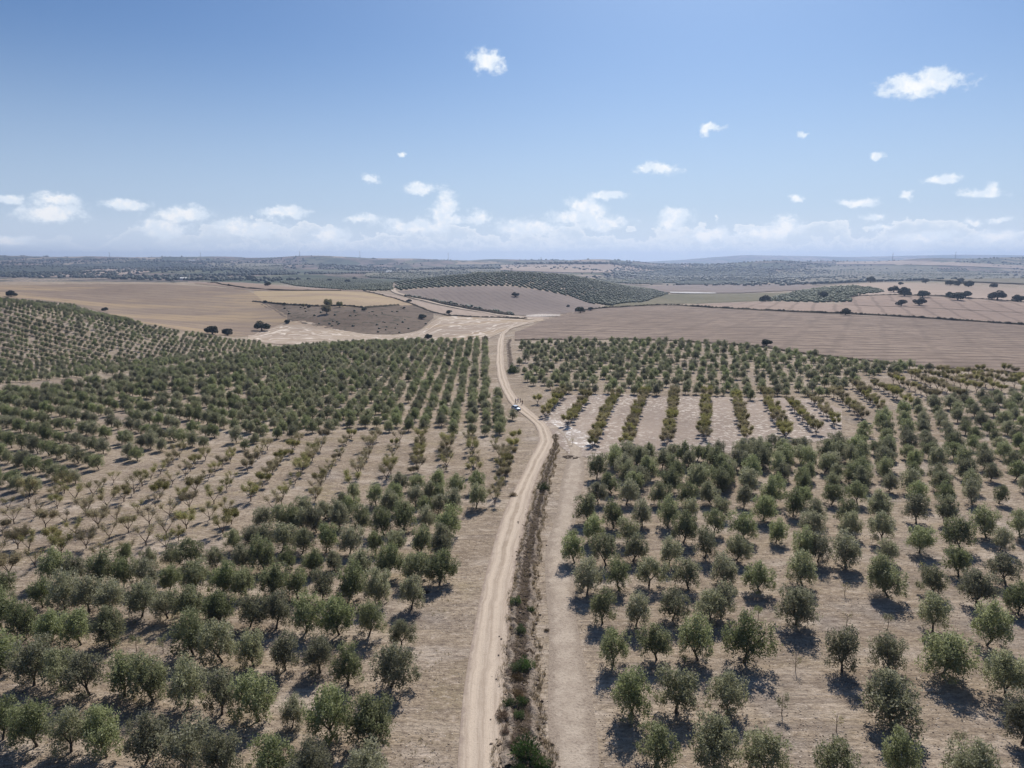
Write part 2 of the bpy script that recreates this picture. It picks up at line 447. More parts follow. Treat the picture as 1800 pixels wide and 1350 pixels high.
# near soil / land material
def land_material():
    m, T = mat("dry_farm_soil")
    g = T.n('ShaderNodeNewGeometry'); pos = g.outputs['Position']
    x, y, z = T.sep(pos)
    c, big, med, fine = soil_common(T, pos, (0.158, 0.118, 0.083), (0.312, 0.243, 0.176), (0.415, 0.332, 0.246))
    strip = T.noise(T.vm('MULTIPLY', pos, (0.055, 0.34, 1)), 1.0, 4, 0.6)
    c = T.mix(T.step(strip, 0.50, 0.64, 0, 0.5), c, (0.215, 0.172, 0.140))
    c = T.mix(T.step(strip, 0.46, 0.34, 0, 0.45), c, (0.47, 0.388, 0.305))
    # straw coloured thin grass, more on the left; greyish crusted areas
    straw = T.m('MULTIPLY', T.step(T.noise(pos, 0.09, 5, 0.7), 0.50, 0.66), T.step(x, 4, -20, 0.35, 0.85))
    c = T.mix(T.m('MULTIPLY', straw, 0.6), c, (0.30, 0.24, 0.135))
    grey = T.step(T.noise(T.vm('ADD', pos, (31, 7, 0)), 0.055, 4, 0.6), 0.54, 0.68, 0, 0.55)
    c = T.mix(grey, c, (0.255, 0.220, 0.196))
    # pale scraped bands between the rows
    pale = T.step(T.noise(T.vm('MULTIPLY', pos, (0.6, 1.1, 1)), 0.10, 5, 0.65), 0.50, 0.66, 0, 0.6)
    c = T.mix(pale, c, (0.52, 0.435, 0.355))
    # tillage streaks: two families of thin lines
    str1 = T.noise(T.vm('MULTIPLY', pos, (0.22, 2.6, 1)), 1.0, 3, 0.7)
    c = T.mix(T.step(str1, 0.52, 0.70, 0, 0.28), c, (0.155, 0.115, 0.09))
    f2 = T.noise(T.vm('ADD', pos, (3, 8, 0)), 4.6, 3, 0.75); f3 = T.noise(T.vm('MULTIPLY', pos, (0.8, 1.5, 1)), 0.9, 5, 0.75)
    c = T.mix(T.step(f3, 0.50, 0.62, 0, 0.6), c, (0.14, 0.105, 0.082))
    c = T.mix(T.step(f3, 0.46, 0.36, 0, 0.6), c, (0.52, 0.43, 0.355))
    c = T.mix(T.step(f2, 0.53, 0.64, 0, 0.6), c, (0.115, 0.086, 0.067))
    # passes of the tractor between the rows
    for a_, x0, x1 in ((R(90), 6.0, 12.0), (R(80), -14.0, -22.0)):
        tr = stripe(T, T.vm('ADD', pos, (0, 4.1, 0)), a_, 4.85, 0.012, warp_scale=0.05)
        tr = T.m('MULTIPLY', T.step(tr, 0.86, 0.99), T.step(T.noise(pos, 0.07, 3), 0.38, 0.60))
        tr = T.m('MULTIPLY', tr, T.m('MULTIPLY', T.step(x, x0, x1), T.step(y, 260, 160)))
        c = T.mix(T.m('MULTIPLY', tr, 0.45), c, (0.215, 0.168, 0.132))
    # light chips and stones
    chips = T.step(T.vor(T.vm('ADD', pos, T.vm('SCALE', T.noise(pos, 2.0, 2, color=True), 0.6)), 1.55), 0.19, 0.10)
    c = T.mix(T.m('MULTIPLY', chips, T.step(T.noise(pos, 0.5, 3), 0.45, 0.6, 0.15, 0.8)), c, (0.58, 0.50, 0.41))
    # dark small clods
    clod = T.step(T.vor(T.vm('ADD', pos, (5.2, 9.1, 0)), 0.85), 0.15, 0.07)
    c = T.mix(T.m('MULTIPLY', clod, T.step(T.noise(pos, 0.3, 3), 0.5, 0.62, 0.05, 0.75)), c, (0.12, 0.085, 0.062))
    # distant patchwork of fields and scrub
    cell = T.n('ShaderNodeTexVoronoi'); cell.feature = 'F1'
    wv = T.vm('ADD', T.vm('MULTIPLY', pos, (1, 0.55, 0)), T.vm('SCALE', T.noise(pos, 0.004, 3, color=True), 220.0))
    T.put(cell.inputs['Vector'], wv); cell.inputs['Scale'].default_value = 0.0034
    cs = T.sep(cell.outputs['Color'])
    patch = T.mix(T.step(cs[0], 0.30, 0.34), (0.085, 0.098, 0.06), (0.20, 0.15, 0.125))
    patch = T.mix(T.step(cs[1], 0.70, 0.74), patch, (0.32, 0.25, 0.19))
    patch = T.mix(T.step(cs[2], 0.66, 0.70), patch, (0.15, 0.145, 0.09))
    st = stripe(T, pos, 0.5, 13.0, 0.3, warp_scale=0.004)
    patch = T.mix(T.m('MULTIPLY', T.step(st, 0.55, 0.9), T.step(cs[2], 0.45, 0.5, 0, 0.5)), patch, (0.09, 0.085, 0.055))
    scrub = T.step(T.noise(pos, 0.008, 7, 0.74), 0.47, 0.56, 0, 0.92)
    patch = T.mix(scrub, patch, (0.045, 0.054, 0.036))
    c = T.mix(T.step(y, 1500, 1900), c, patch)
    h = T.m('ADD', T.m('MULTIPLY', fine, 0.5), T.m('ADD', T.m('MULTIPLY', med, 0.9), T.m('MULTIPLY', str1, 0.5)))
    h = T.m('ADD', h, T.m('ADD', T.m('MULTIPLY', chips, 0.25), T.m('MULTIPLY', f3, 0.9)))
    return finish(m, T, c, 0.97, h, 0.30, 0.8, 0.08)


M_LAND = land_material()


def field_material(name, dark, mid, light, ang=0.0, spacing=6.0, amt=0.35, line=(0.14, 0.10, 0.085), ang2=None, spacing2=20.0, amt2=0.3,
                   gold=None, scrub=0.0, uvlines=False, pale=None, blotch=0.02, sharp=0.3, dash=False):
    m, T = mat(name)
    g = T.n('ShaderNodeNewGeometry'); pos = g.outputs['Position']
    n1 = T.noise(pos, blotch * 0.45, 4, 0.6); n2 = T.noise(pos, blotch * 4, 5, 0.68); n3 = T.noise(pos, 0.55, 3, 0.7)
    c = T.mix(T.step(n1, 0.35, 0.65), mid, light)
    c = T.mix(T.step(n2, 0.50, 0.72, 0, 0.55), c, dark)
    c = T.mix(T.step(n3, 0.48, 0.75, 0, 0.5), c, dark)
    if gold:
        c = T.mix(T.step(T.noise(T.vm('MULTIPLY', pos, (0.5, 1.4, 1)), 0.010, 4, 0.6), 0.46, 0.60, 0, 0.85), c, gold)
    if amt:
        s = stripe(T, pos, ang, spacing, 0.02)
        brk = T.step(T.noise(T.vm('MULTIPLY', pos, (0.7, 0.7, 1)), 0.11, 4, 0.7), 0.35, 0.62, 0.15, 1.0)
        c = T.mix(T.m('MULTIPLY', T.m('MULTIPLY', T.step(s, 1 - sharp * 1.6, 1.0), amt), brk), c, line)
    if ang2 is not None:
        s2 = stripe(T, pos, ang2, spacing2, 0.02)
        c = T.mix(T.m('MULTIPLY', T.step(s2, 0.86, 1.0), amt2), c, line)
    if dash:
        dn_ = T.noise(T.vm('MULTIPLY', pos, (0.035, 0.30, 1)), 1.0, 4, 0.7)
        c = T.mix(T.step(dn_, 0.48, 0.62, 0, 0.75), c, line)
        c = T.mix(T.step(dn_, 0.46, 0.34, 0, 0.4), c, light)
    if uvlines:
        uv = T.n('ShaderNodeUVMap').outputs[0]
        u, v, _ = T.sep(uv)
        q = T.m('ADD', T.m('MULTIPLY', v, 10.0), T.m('MULTIPLY', T.noise(T.vm('MULTIPLY', uv, (3.0, 3.0, 1)), 1.6, 3, 0.5), 9.0))
        l = T.m('ABSOLUTE', T.m('SUBTRACT', T.m('FRACT', q), 0.5))
        c = T.mix(T.m('MULTIPLY', T.step(l, 0.16, 0.04), T.step(T.noise(uv, 7, 3), 0.35, 0.5, 0.2, 1.0)), c, (0.66, 0.57, 0.48))
        q2 = T.m('ADD', T.m('MULTIPLY', v, 34.0), T.m('MULTIPLY', T.noise(T.vm('MULTIPLY', uv, (3.0, 3.0, 1)), 1.6, 3, 0.5), 26.0))
        c = T.mix(T.m('MULTIPLY', T.step(T.m('FRACT', q2), 0.6, 1.0), 0.25), c, dark)
    if scrub:
        sn = T.noise(pos, 0.10, 5, 0.75)
        c = T.mix(T.step(sn, 0.50, 0.62, 0, scrub), c, (0.060, 0.052, 0.035))
    if pale:
        ps = T.step(T.noise(pos, 0.55, 5, 0.75), 0.50, 0.60, 0, 0.9)
        pz = T.step(T.noise(pos, 0.035, 3, 0.6), 0.35, 0.58, 0.25, 1.0)
        c = T.mix(T.m('MULTIPLY', ps, pz), c, pale)
    return finish(m, T, c, 0.97, T.m('ADD', T.m('MULTIPLY', n3, 0.5), n2), 0.35, 0.7, 0.08)


# ------------------------------------------------------------------ the land: one sheet to beyond the horizon
def build_ground():
    ys = np.concatenate([np.array([-400, -150, -40, 0, 20, 36]), np.exp(np.linspace(math.log(46), math.log(31000), 520))])
    ts = np.linspace(-1.35, 1.35, 620)
    ts = np.sign(ts) * np.abs(ts) ** 1.15
    Y, Tt = np.meshgrid(ys, ts, indexing='ij')
    X = Tt * (np.maximum(Y, 0) + 70)
    Z = height(X, Y)
    V = np.stack([X, Y, Z], -1).reshape(-1, 3)
    n, k = Y.shape
    idx = np.arange(n * k).reshape(n, k)
    F = np.stack([idx[:-1, :-1], idx[:-1, 1:], idx[1:, 1:], idx[1:, :-1]], -1).reshape(-1, 4)
    me = mesh_np("ground", V, F, [M_LAND], True)
    return add("ground", me, kind='structure', label="dry farmland rolling away to a hazy skyline of low hills")


build_ground()


def curve_world(pts, n):
    """resample a photo polyline evenly in photo x, then drop it on the land"""
    pts = np.array(pts, float)
    x = np.linspace(pts[0, 0], pts[-1, 0], n)
    w = hit(x, np.interp(x, pts[:, 0], pts[:, 1]))
    l = np.log(w[:, 1]); t = w[:, 0] / w[:, 1]
    k_ = 4; lp = np.pad(l, k_, mode='edge')
    l = np.median(np.stack([lp[i:i + n] for i in range(2 * k_ + 1)]), 0)
    lp = np.pad(l, 2, mode='edge'); l = sum(lp[i:i + n] for i in range(5)) / 5
    Y = np.exp(l)
    return np.stack([t * Y, Y, height(t * Y, Y)], 1)


def loft_field(name, top, bottom, material, label, nu=70, nv=36, off=0.05, ragged=1.0):
    A = curve_world(bottom, nu); B = curve_world(top, nu)
    r = np.random.default_rng(len(top) * 7 + nu + int(top[0][0]))
    V = np.zeros((nu, nv, 3))
    for j in range(nv):
        t = j / (nv - 1)
        la = np.log(A[:, 1]); lb = np.log(B[:, 1])
        Yl = np.exp(la * (1 - t) + lb * t)
        sa = A[:, 0] / A[:, 1]; sb = B[:, 0] / B[:, 1]
        V[:, j, 1] = Yl; V[:, j, 0] = (sa * (1 - t) + sb * t) * Yl
    for e, s in ((0, -1), (nv - 1, 1)):
        V[:, e, 1] += s * r.uniform(0, 1.0, nu) * ragged * V[:, e, 1] * 0.003
    V[:, :, 2] = height(V[:, :, 0], V[:, :, 1]) + off + V[:, :, 1] * 0.00035
    idx = np.arange(nu * nv).reshape(nu, nv)
    F = np.stack([idx[:-1, :-1], idx[1:, :-1], idx[1:, 1:], idx[:-1, 1:]], -1).reshape(-1, 4)
    me = mesh_np(name, V.reshape(-1, 3), F, [material], True)
    uvl = me.uv_layers.new(name="UVMap")
    U, Vv = np.meshgrid(np.linspace(0, 1, nu), np.linspace(0, 1, nv), indexing='ij')
    uv = np.stack([U, Vv], -1).reshape(-1, 2)
    li = np.empty(len(me.loops), np.int32); me.loops.foreach_get('vertex_index', li)
    uvl.data.foreach_set('uv', uv[li].ravel().astype(np.float32))
    return add(name, me, kind='structure', label=label)


TAN_D, TAN_M, TAN_L = (0.20, 0.145, 0.110), (0.30, 0.225, 0.170), (0.38, 0.295, 0.225)
f_stub = field_material("stubble_soil", (0.24, 0.18, 0.135), (0.34, 0.265, 0.205), (0.40, 0.315, 0.235), amt=0, gold=(0.36, 0.265, 0.175), uvlines=True)
f_gold = field_material("golden_stubble", (0.150, 0.108, 0.085), (0.215, 0.160, 0.122), (0.27, 0.205, 0.150), ang=1.3, spacing=22, amt=0.35, gold=(0.345, 0.252, 0.155), blotch=0.010)
f_gold2 = field_material("straw_stubble", (0.24, 0.175, 0.12), (0.32, 0.24, 0.16), (0.39, 0.29, 0.19), ang=1.2, spacing=18, amt=0.2, gold=(0.40, 0.30, 0.18), blotch=0.01)
f_brown = field_material("brown_soil", (0.19, 0.135, 0.105), (0.27, 0.20, 0.155), (0.32, 0.24, 0.185), ang=1.3, spacing=8, amt=0.2, blotch=0.01)
f_scrub = field_material("scrub_soil", (0.085, 0.060, 0.045), (0.135, 0.098, 0.072), (0.185, 0.14, 0.105), amt=0, scrub=0.85)
f_purple = field_material("mauve_soil", (0.150, 0.116, 0.102), (0.205, 0.162, 0.140), (0.25, 0.198, 0.168), ang=0.35, spacing=11, amt=0.35, line=(0.10, 0.08, 0.075), blotch=0.012)
f_plough = field_material("vineyard_soil", (0.165, 0.119, 0.093), (0.240, 0.180, 0.141), (0.30, 0.228, 0.178), ang=R(95), spacing=15, amt=0.8, line=(0.115, 0.084, 0.068),
                          ang2=R(-27), spacing2=27, amt2=0.22, blotch=0.012, sharp=0.5, dash=True)
f_plough2 = field_material("banded_soil", (0.20, 0.142, 0.112), (0.285, 0.21, 0.168), (0.35, 0.26, 0.205), ang=R(98), spacing=16, amt=0.4, line=(0.11, 0.078, 0.062),
                           ang2=R(-24), spacing2=24, amt2=0.38, blotch=0.01)
f_pale = field_material("pale_soil", (0.25, 0.19, 0.15), (0.34, 0.265, 0.21), (0.40, 0.31, 0.25), ang=0.2, spacing=14, amt=0.15, blotch=0.006)
f_olive = field_material("green_fallow", (0.085, 0.082, 0.050), (0.150, 0.132, 0.078), (0.20, 0.168, 0.105), ang=0.1, spacing=12, amt=0.55, line=(0.07, 0.075, 0.04), blotch=0.01)
f_chalk = field_material("chalky_soil", (0.19, 0.148, 0.122), (0.27, 0.215, 0.178), (0.34, 0.272, 0.225), amt=0, pale=(0.60, 0.53, 0.46), blotch=0.03)
f_crust = field_material("crusted_soil", (0.25, 0.20, 0.165), (0.34, 0.28, 0.235), (0.45, 0.38, 0.33), amt=0, pale=(0.92, 0.88, 0.83), blotch=0.12)
f_white = field_material("white_crust", (0.34, 0.31, 0.29), (0.50, 0.47, 0.44), (0.60, 0.57, 0.54), amt=0, pale=(0.66, 0.63, 0.60), blotch=0.05)

loft_field("stubble_field", [(436, 592), (480, 575), (520, 562), (545, 566), (570, 574), (640, 588), (700, 590), (745, 580), (770, 557), (830, 555), (955, 561)],
           [(436, 597), (480, 606), (560, 605), (700, 604), (858, 598), (880, 584), (905, 576), (955, 563)], f_stub, "tan stubble field with pale curving tractor marks", 90, 40)
loft_field("golden_field", [(-120, 502), (0, 502), (150, 500), (290, 500), (390, 506), (445, 512), (458, 530), (482, 541), (505, 559)],
           [(-120, 518), (0, 524), (130, 534), (250, 568), (370, 590), (440, 592), (480, 577), (500, 565), (505, 562)], f_gold, "golden brown stubble slope behind the far left orchard", 90, 46)
loft_field("brown_field", [(330, 495), (430, 497), (520, 505), (600, 509), (640, 510)], [(330, 497), (395, 504), (445, 511), (600, 511), (640, 512)], f_brown, "narrow brown field above the golden slope")
loft_field("straw_field", [(446, 512.5), (560, 511.5), (600, 511.5), (640, 513), (690, 524), (725, 535)], [(446, 514), (460, 529), (480, 533), (560, 538), (640, 541), (725, 536.5)], f_gold2, "pale straw coloured field above the scrubby bank")
loft_field("scrub_bank", [(460, 531), (560, 539), (650, 542), (700, 537), (735, 537), (762, 553)], [(460, 534), (485, 547), (506, 560), (550, 572), (640, 586), (700, 588), (745, 578), (762, 556)], f_scrub,
           "dark scrubby bank between two stubble fields", ragged=3)
loft_field("valley_strip", [(640, 511), (690, 519), (760, 536), (830, 548), (900, 556), (965, 558)], [(640, 512.5), (725, 534), (765, 554), (830, 555), (900, 559), (965, 561)], f_pale, "pale mauve strip along the valley track")
loft_field("mauve_hillside", [(700, 513), (740, 508), (790, 505), (860, 503.5), (900, 504), (950, 511), (1000, 521), (1055, 538)], [(700, 518), (760, 534), (830, 546), (900, 554), (960, 556), (1000, 550), (1055, 543)], f_purple,
           "mauve ploughed slope below the hilltop orchard")
loft_field("vineyard_field", [(905, 586), (960, 562), (1012, 548), (1060, 542), (1150, 538.5), (1200, 539), (1320, 546), (1450, 552), (1600, 559), (1800, 572), (1960, 580)],
           [(905, 597), (1000, 597), (1100, 596), (1200, 599), (1350, 611), (1500, 631), (1640, 646), (1800, 656), (1960, 662)], f_plough, "broad brown ploughed field ruled with fine dark rows", 130, 60)
loft_field("banded_field", [(1215, 537), (1280, 532), (1340, 531), (1440, 533), (1490, 537), (1600, 541), (1700, 546), (1800, 551), (1960, 556)],
           [(1215, 538.5), (1320, 544.5), (1450, 550.5), (1600, 557.5), (1800, 570.5), (1960, 578)], f_plough2, "brown field crossed by dark bands beyond the hedge line", 90, 30)
loft_field("upper_banded_field", [(1480, 528), (1500, 522), (1570, 519), (1700, 525), (1800, 532), (1960, 538)], [(1480, 536), (1600, 540), (1700, 545), (1800, 550), (1960, 555)], f_plough2, "reddish banded field below the row of dark oaks", 80, 26)
loft_field("hilltop_field", [(1500, 500), (1530, 497), (1600, 497.5), (1700, 503), (1800, 508), (1960, 512)], [(1500, 520), (1570, 517.5), (1700, 523.5), (1800, 530.5), (1960, 537)], f_pale, "pale bare field on the hilltop among dark oaks", 80, 26)
loft_field("fallow_field", [(1130, 519), (1200, 517), (1300, 516.5), (1400, 514), (1440, 513)], [(1060, 540), (1150, 535), (1230, 533.5), (1330, 529), (1440, 526)], f_olive, "dull green fallow field in the valley", 60, 26)
loft_field("mauve_flat", [(1090, 505), (1180, 502), (1300, 500), (1400, 500), (1450, 505)], [(1150, 513), (1200, 515.5), (1300, 515.5), (1400, 511), (1450, 506.5)], f_purple, "flat mauve field beyond the hilltop orchard", 60, 20, 0.6)
loft_field("white_strip", [(1178, 514.6), (1215, 514.6), (1258, 516)], [(1178, 515.8), (1215, 516.8), (1258, 516.8)], f_white, "thin white strip at the edge of the flat mauve field", 30, 6, 1.2)
loft_field("far_pale_field", [(880, 466), (1000, 465.5), (1085, 466), (1110, 472), (1165, 476.5)], [(880, 475), (950, 478), (1000, 479.5), (1110, 479.5), (1165, 478.5)], f_pale, "pale field on the far hillside below a line of trees", 60, 16, 1.0)
f_grove = field_material("grove_rows", (0.075, 0.080, 0.050), (0.105, 0.105, 0.068), (0.14, 0.13, 0.09), ang=R(-28), spacing=24, amt=0.85, line=(0.42, 0.35, 0.27), blotch=0.003, sharp=0.55)
f_grove2 = field_material("grove_rows_right", (0.075, 0.080, 0.055), (0.115, 0.112, 0.078), (0.16, 0.14, 0.105), ang=R(32), spacing=22, amt=0.6, line=(0.40, 0.34, 0.27), blotch=0.003, sharp=0.5)
f_wood = field_material("woodland_floor", (0.030, 0.038, 0.026), (0.048, 0.056, 0.036), (0.075, 0.078, 0.052), amt=0, blotch=0.004)
loft_field("grove_hillside", [(650, 481), (720, 476), (800, 474.5), (880, 474)], [(640, 487), (720, 491.5), (800, 485), (850, 480), (880, 478)], f_grove, "far grove with pale diagonal strips between its rows", 60, 20, 2.0)
loft_field("upper_grove_hillside", [(365, 464), (440, 463.5), (497, 465)], [(365, 469), (440, 473), (497, 476)], f_grove, "far grove on the left skyline with slanting rows", 40, 16, 2.0)
loft_field("valley_grove", [(1050, 489), (1110, 489.5), (1160, 492)], [(1060, 494), (1120, 499), (1165, 500)], f_grove, "striped grove behind the shoulder of the orchard hill", 40, 14, 2.0)
loft_field("right_grove_hillside", [(1362, 478), (1430, 471), (1520, 469), (1650, 470)], [(1362, 494), (1430, 499), (1520, 490), (1650, 481)], f_grove2, "striped groves on the far right hillside", 70, 20, 2.0)
loft_field("lower_right_grove", [(1530, 482), (1620, 479), (1720, 480), (1840, 484)], [(1530, 492), (1620, 493), (1720, 497), (1840, 502)], f_grove2, "olive groves on the slope behind the right hilltop", 60, 16, 2.0)
loft_field("woodland", [(1120, 478.5), (1200, 474), (1300, 473), (1350, 475)], [(1130, 489), (1200, 500), (1300, 501), (1350, 495)], f_wood, "dark bluish woodland filling the far valley on the right", 60, 20, 2.0)
loft_field("left_woodland", [(-60, 468), (60, 467), (160, 464), (300, 462), (360, 466)], [(-60, 482), (60, 481), (160, 474), (300, 468), (360, 471)], f_wood, "dark bluish woods below the left skyline", 60, 18, 2.0)
loft_field("right_skyline_field", [(1470, 462), (1560, 459), (1680, 462), (1800, 468)], [(1470, 465), (1560, 465), (1680, 468), (1800, 473)], f_pale, "pale mauve field under the right skyline", 60, 14, 2.0)
loft_field("far_left_field", [(60, 485), (150, 476), (220, 470.5), (262, 471.5)], [(60, 488), (150, 487), (210, 484), (262, 479)], f_pale, "pale field on the far left hillside", 50, 16, 1.0)
loft_field("white_pool", [(925, 554.5), (950, 552.5), (985, 553.5)], [(925, 557), (950, 557.5), (985, 556)], f_crust, "white salty crust beside the distant bend of the track", 30, 8, 0.25)
loft_field("almond_ground", [(950, 712), (985, 697), (1080, 693), (1200, 698), (1350, 700), (1430, 704), (1480, 720)], [(950, 752), (1000, 798), (1050, 806), (1200, 800), (1300, 794), (1400, 780), (1480, 768)], f_chalk,
           "chalky tilled ground between the ochre almond rows", 120, 60, 0.02, 2.0)
loft_field("white_crust", [(966, 738), (985, 741), (1000, 752), (1030, 764), (1045, 772)], [(966, 741), (985, 752), (1000, 775), (1030, 790), (1045, 782)], f_crust, "white chalky crust where the side track meets the almonds", 40, 24, 0.05, 4.0)


# ------------------------------------------------------------------ dirt track
def ribbon_world(px_pts, n):
    pts = np.array([P(x, y) for x, y in px_pts])[:, :2]
    d = np.concatenate([[0], np.cumsum(np.linalg.norm(np.diff(pts, axis=0), axis=1))])
    q = np.linspace(0, d[-1], n)
    sm = np.stack([np.interp(q, d, pts[:, 0]), np.interp(q, d, pts[:, 1])], 1)
    for _ in range(6):
        s2 = sm.copy(); s2[1:-1] = (sm[:-2] + 2 * sm[1:-1] + sm[2:]) / 4; sm = s2
    return sm, q


def strip_mesh(name, center, dist, width, nw, zfun, material, label, kind='structure'):
    tan = np.gradient(center, axis=0); tan /= np.linalg.norm(tan, axis=1)[:, None]
    nor = np.stack([tan[:, 1], -tan[:, 0]], 1)
    n = len(center); s = np.linspace(-1, 1, nw)
    X = center[:, 0:1] + nor[:, 0:1] * s[None] * width[:, None] / 2
    Y = center[:, 1:2] + nor[:, 1:2] * s[None] * width[:, None] / 2
    Z = height(X, Y) + zfun(dist[:, None] * np.ones(nw), s[None] * np.ones((n, 1)), X, Y)
    idx = np.arange(n * nw).reshape(n, nw)
    F = np.stack([idx[:-1, :-1], idx[:-1, 1:], idx[1:, 1:], idx[1:, :-1]], -1).reshape(-1, 4)
    me = mesh_np(name, np.stack([X, Y, Z], -1).reshape(-1, 3), F, [material], True)
    uvl = me.uv_layers.new(name="UVMap")
    uv = np.stack([np.broadcast_to(s * 0.5 + 0.5, (n, nw)), np.broadcast_to(dist[:, None], (n, nw))], -1).reshape(-1, 2)
    li = np.empty(len(me.loops), np.int32); me.loops.foreach_get('vertex_index', li)
    uvl.data.foreach_set('uv', uv[li].ravel().astype(np.float32))
    return add(name, me, kind=kind, label=label)


def track_material():
    m, T = mat("pale_track_dirt")
    g = T.n('ShaderNodeNewGeometry'); pos = g.outputs['Position']
    uv = T.n('ShaderNodeUVMap').outputs[0]; u, v, _ = T.sep(uv)
    wob = T.m('MULTIPLY', T.m('SUBTRACT', T.noise(T.xyz(0.0, v, 0.0), 0.11, 4), 0.5), 0.30)
    uu = T.m('ADD', u, wob)
    stre = T.noise(T.xyz(T.m('MULTIPLY', uu, 16), T.m('MULTIPLY', v, 0.10), 0), 1.0, 4, 0.7)
    c = T.mix(T.step(stre, 0.35, 0.65), (0.40, 0.318, 0.248), (0.50, 0.41, 0.325))
    ruts = None
    for cc in (0.27, 0.62):
        r = T.step(T.m('ABSOLUTE', T.m('SUBTRACT', uu, cc)), 0.13, 0.03)
        ruts = r if ruts is None else T.m('MAXIMUM', ruts, r)
    c = T.mix(T.m('MULTIPLY', ruts, 0.75), c, (0.56, 0.46, 0.36))
    mid = T.m('MULTIPLY', T.step(T.m('ABSOLUTE', T.m('SUBTRACT', uu, 0.45)), 0.13, 0.05), T.step(T.noise(pos, 0.35, 4, 0.7), 0.35, 0.65, 0.2, 0.85))
    c = T.mix(T.m('MULTIPLY', mid, T.step(v, 30, 60, 0.15, 0.85)), c, (0.32, 0.25, 0.185))
    n = T.noise(pos, 0.7, 5, 0.7); n2 = T.noise(pos, 5.0, 3, 0.7)
    c = T.mix(T.step(n, 0.5, 0.75, 0, 0.4), c, (0.36, 0.28, 0.21))
    c = T.mix(T.step(n2, 0.52, 0.72, 0, 0.5), c, (0.30, 0.235, 0.18))
    edge = T.m('ADD', T.m('ABSOLUTE', T.m('SUBTRACT', u, 0.5)), T.m('MULTIPLY', T.m('SUBTRACT', T.noise(pos, 0.6, 6, 0.75), 0.5), 0.42))
    c = T.mix(T.step(edge, 0.38, 0.50), c, (0.320, 0.252, 0.204))
    return finish(m, T, c, 0.96, T.m('ADD', T.m('MULTIPLY', stre, 0.8), T.m('MULTIPLY', n2, 0.5)), 0.12, 0.7, 0.08)


M_TRACK = track_material()
tr_px = [(847, 1365), (848, 1330), (850, 1290), (852, 1240), (856, 1190), (861, 1140), (866, 1090), (871, 1050), (881, 1000), (893, 950), (907, 900), (925, 850), (941, 815), (955, 790),
         (961, 775), (958, 760), (949, 745), (935, 733), (918, 720), (902, 703), (890, 683), (882, 660), (879, 640), (879, 620), (880, 600), (883, 588), (892, 580), (912, 572), (934, 565), (950, 561)]
tr_c, tr_d = ribbon_world(tr_px, 620)
w_tr = 4.9 + 0.3 * np.sin(tr_d / 9) - 0.9 * np.clip((tr_d - 45) / 60, 0, 1)


def track_z(d, s, X, Y):
    rut = 0.05 * np.exp(-((s + 0.46) / 0.16) ** 2) + 0.05 * np.exp(-((s - 0.24) / 0.16) ** 2)
    return 0.07 - rut - 0.05 * np.abs(s) ** 4 + 0.0005 * Y


strip_mesh("dirt_track", tr_c, tr_d, w_tr, 25, track_z, M_TRACK, "pale dirt track with two wheel ruts winding up the middle")
# the continuation of the track on the far slopes
t2, d2 = ribbon_world([(935, 562), (900, 557), (860, 551), (800, 541), (752, 530), (715, 521), (695, 515), (690, 510), (702, 506), (703, 502), (692, 500)], 160)
strip_mesh("far_dirt_track", t2, d2, np.full(160, 8.0), 5, lambda d, s, X, Y: 0.3 + 0.0006 * Y + 0 * s, M_TRACK, "distant pale track curving over the valley past the mauve slope")
t3, d3 = ribbon_world([(497, 481), (494, 477), (489, 475), (495, 469), (492, 467)], 60)
strip_mesh("far_hill_track", t3, d3, np.full(60, 9.0), 4, lambda d, s, X, Y: 2.0 + 0 * s, M_TRACK, "tiny pale track climbing the far left hillside")
# side track by the white crust
t4, d4 = ribbon_world([(962, 752), (985, 752), (1005, 768), (1012, 790), (1010, 830), (1000, 880), (985, 960), (985, 1050), (1000, 1200), (1010, 1330), (1014, 1410)], 200)


def worn_material():
    m, T = mat("worn_soil")
    g = T.n('ShaderNodeNewGeometry'); pos = g.outputs['Position']
    uv = T.n('ShaderNodeUVMap').outputs[0]; u, v, _ = T.sep(uv)
    n = T.noise(pos, 0.30, 6, 0.75); n2 = T.noise(pos, 3.2, 4, 0.75)
    c = T.mix(T.step(n, 0.36, 0.62), (0.36, 0.292, 0.232), (0.46, 0.382, 0.305))
    c = T.mix(T.step(n2, 0.50, 0.68, 0, 0.6), c, (0.20, 0.158, 0.125))
    e_ = T.m('ADD', T.m('MULTIPLY', T.m('ABSOLUTE', T.m('SUBTRACT', u, 0.5)), 2.0), T.m('MULTIPLY', T.m('SUBTRACT', T.noise(pos, 0.28, 6, 0.75), 0.5), 2.2))
    c = T.mix(T.step(e_, 0.35, 0.85), c, T.mix(T.step(n2, 0.48, 0.66), (0.325, 0.262, 0.206), (0.20, 0.158, 0.125)))
    return finish(m, T, c, 0.97, n2, 0.2, 0.7, 0.08)


strip_mesh("side_track", t4, d4, 4.6 + 0.6 * np.sin(d4 / 7), 9, lambda d, s, X, Y: 0.045 - 0.035 * np.abs(s) ** 3 + 0.0003 * Y, worn_material(), "faint worn side track on bare ground right of the ditch")


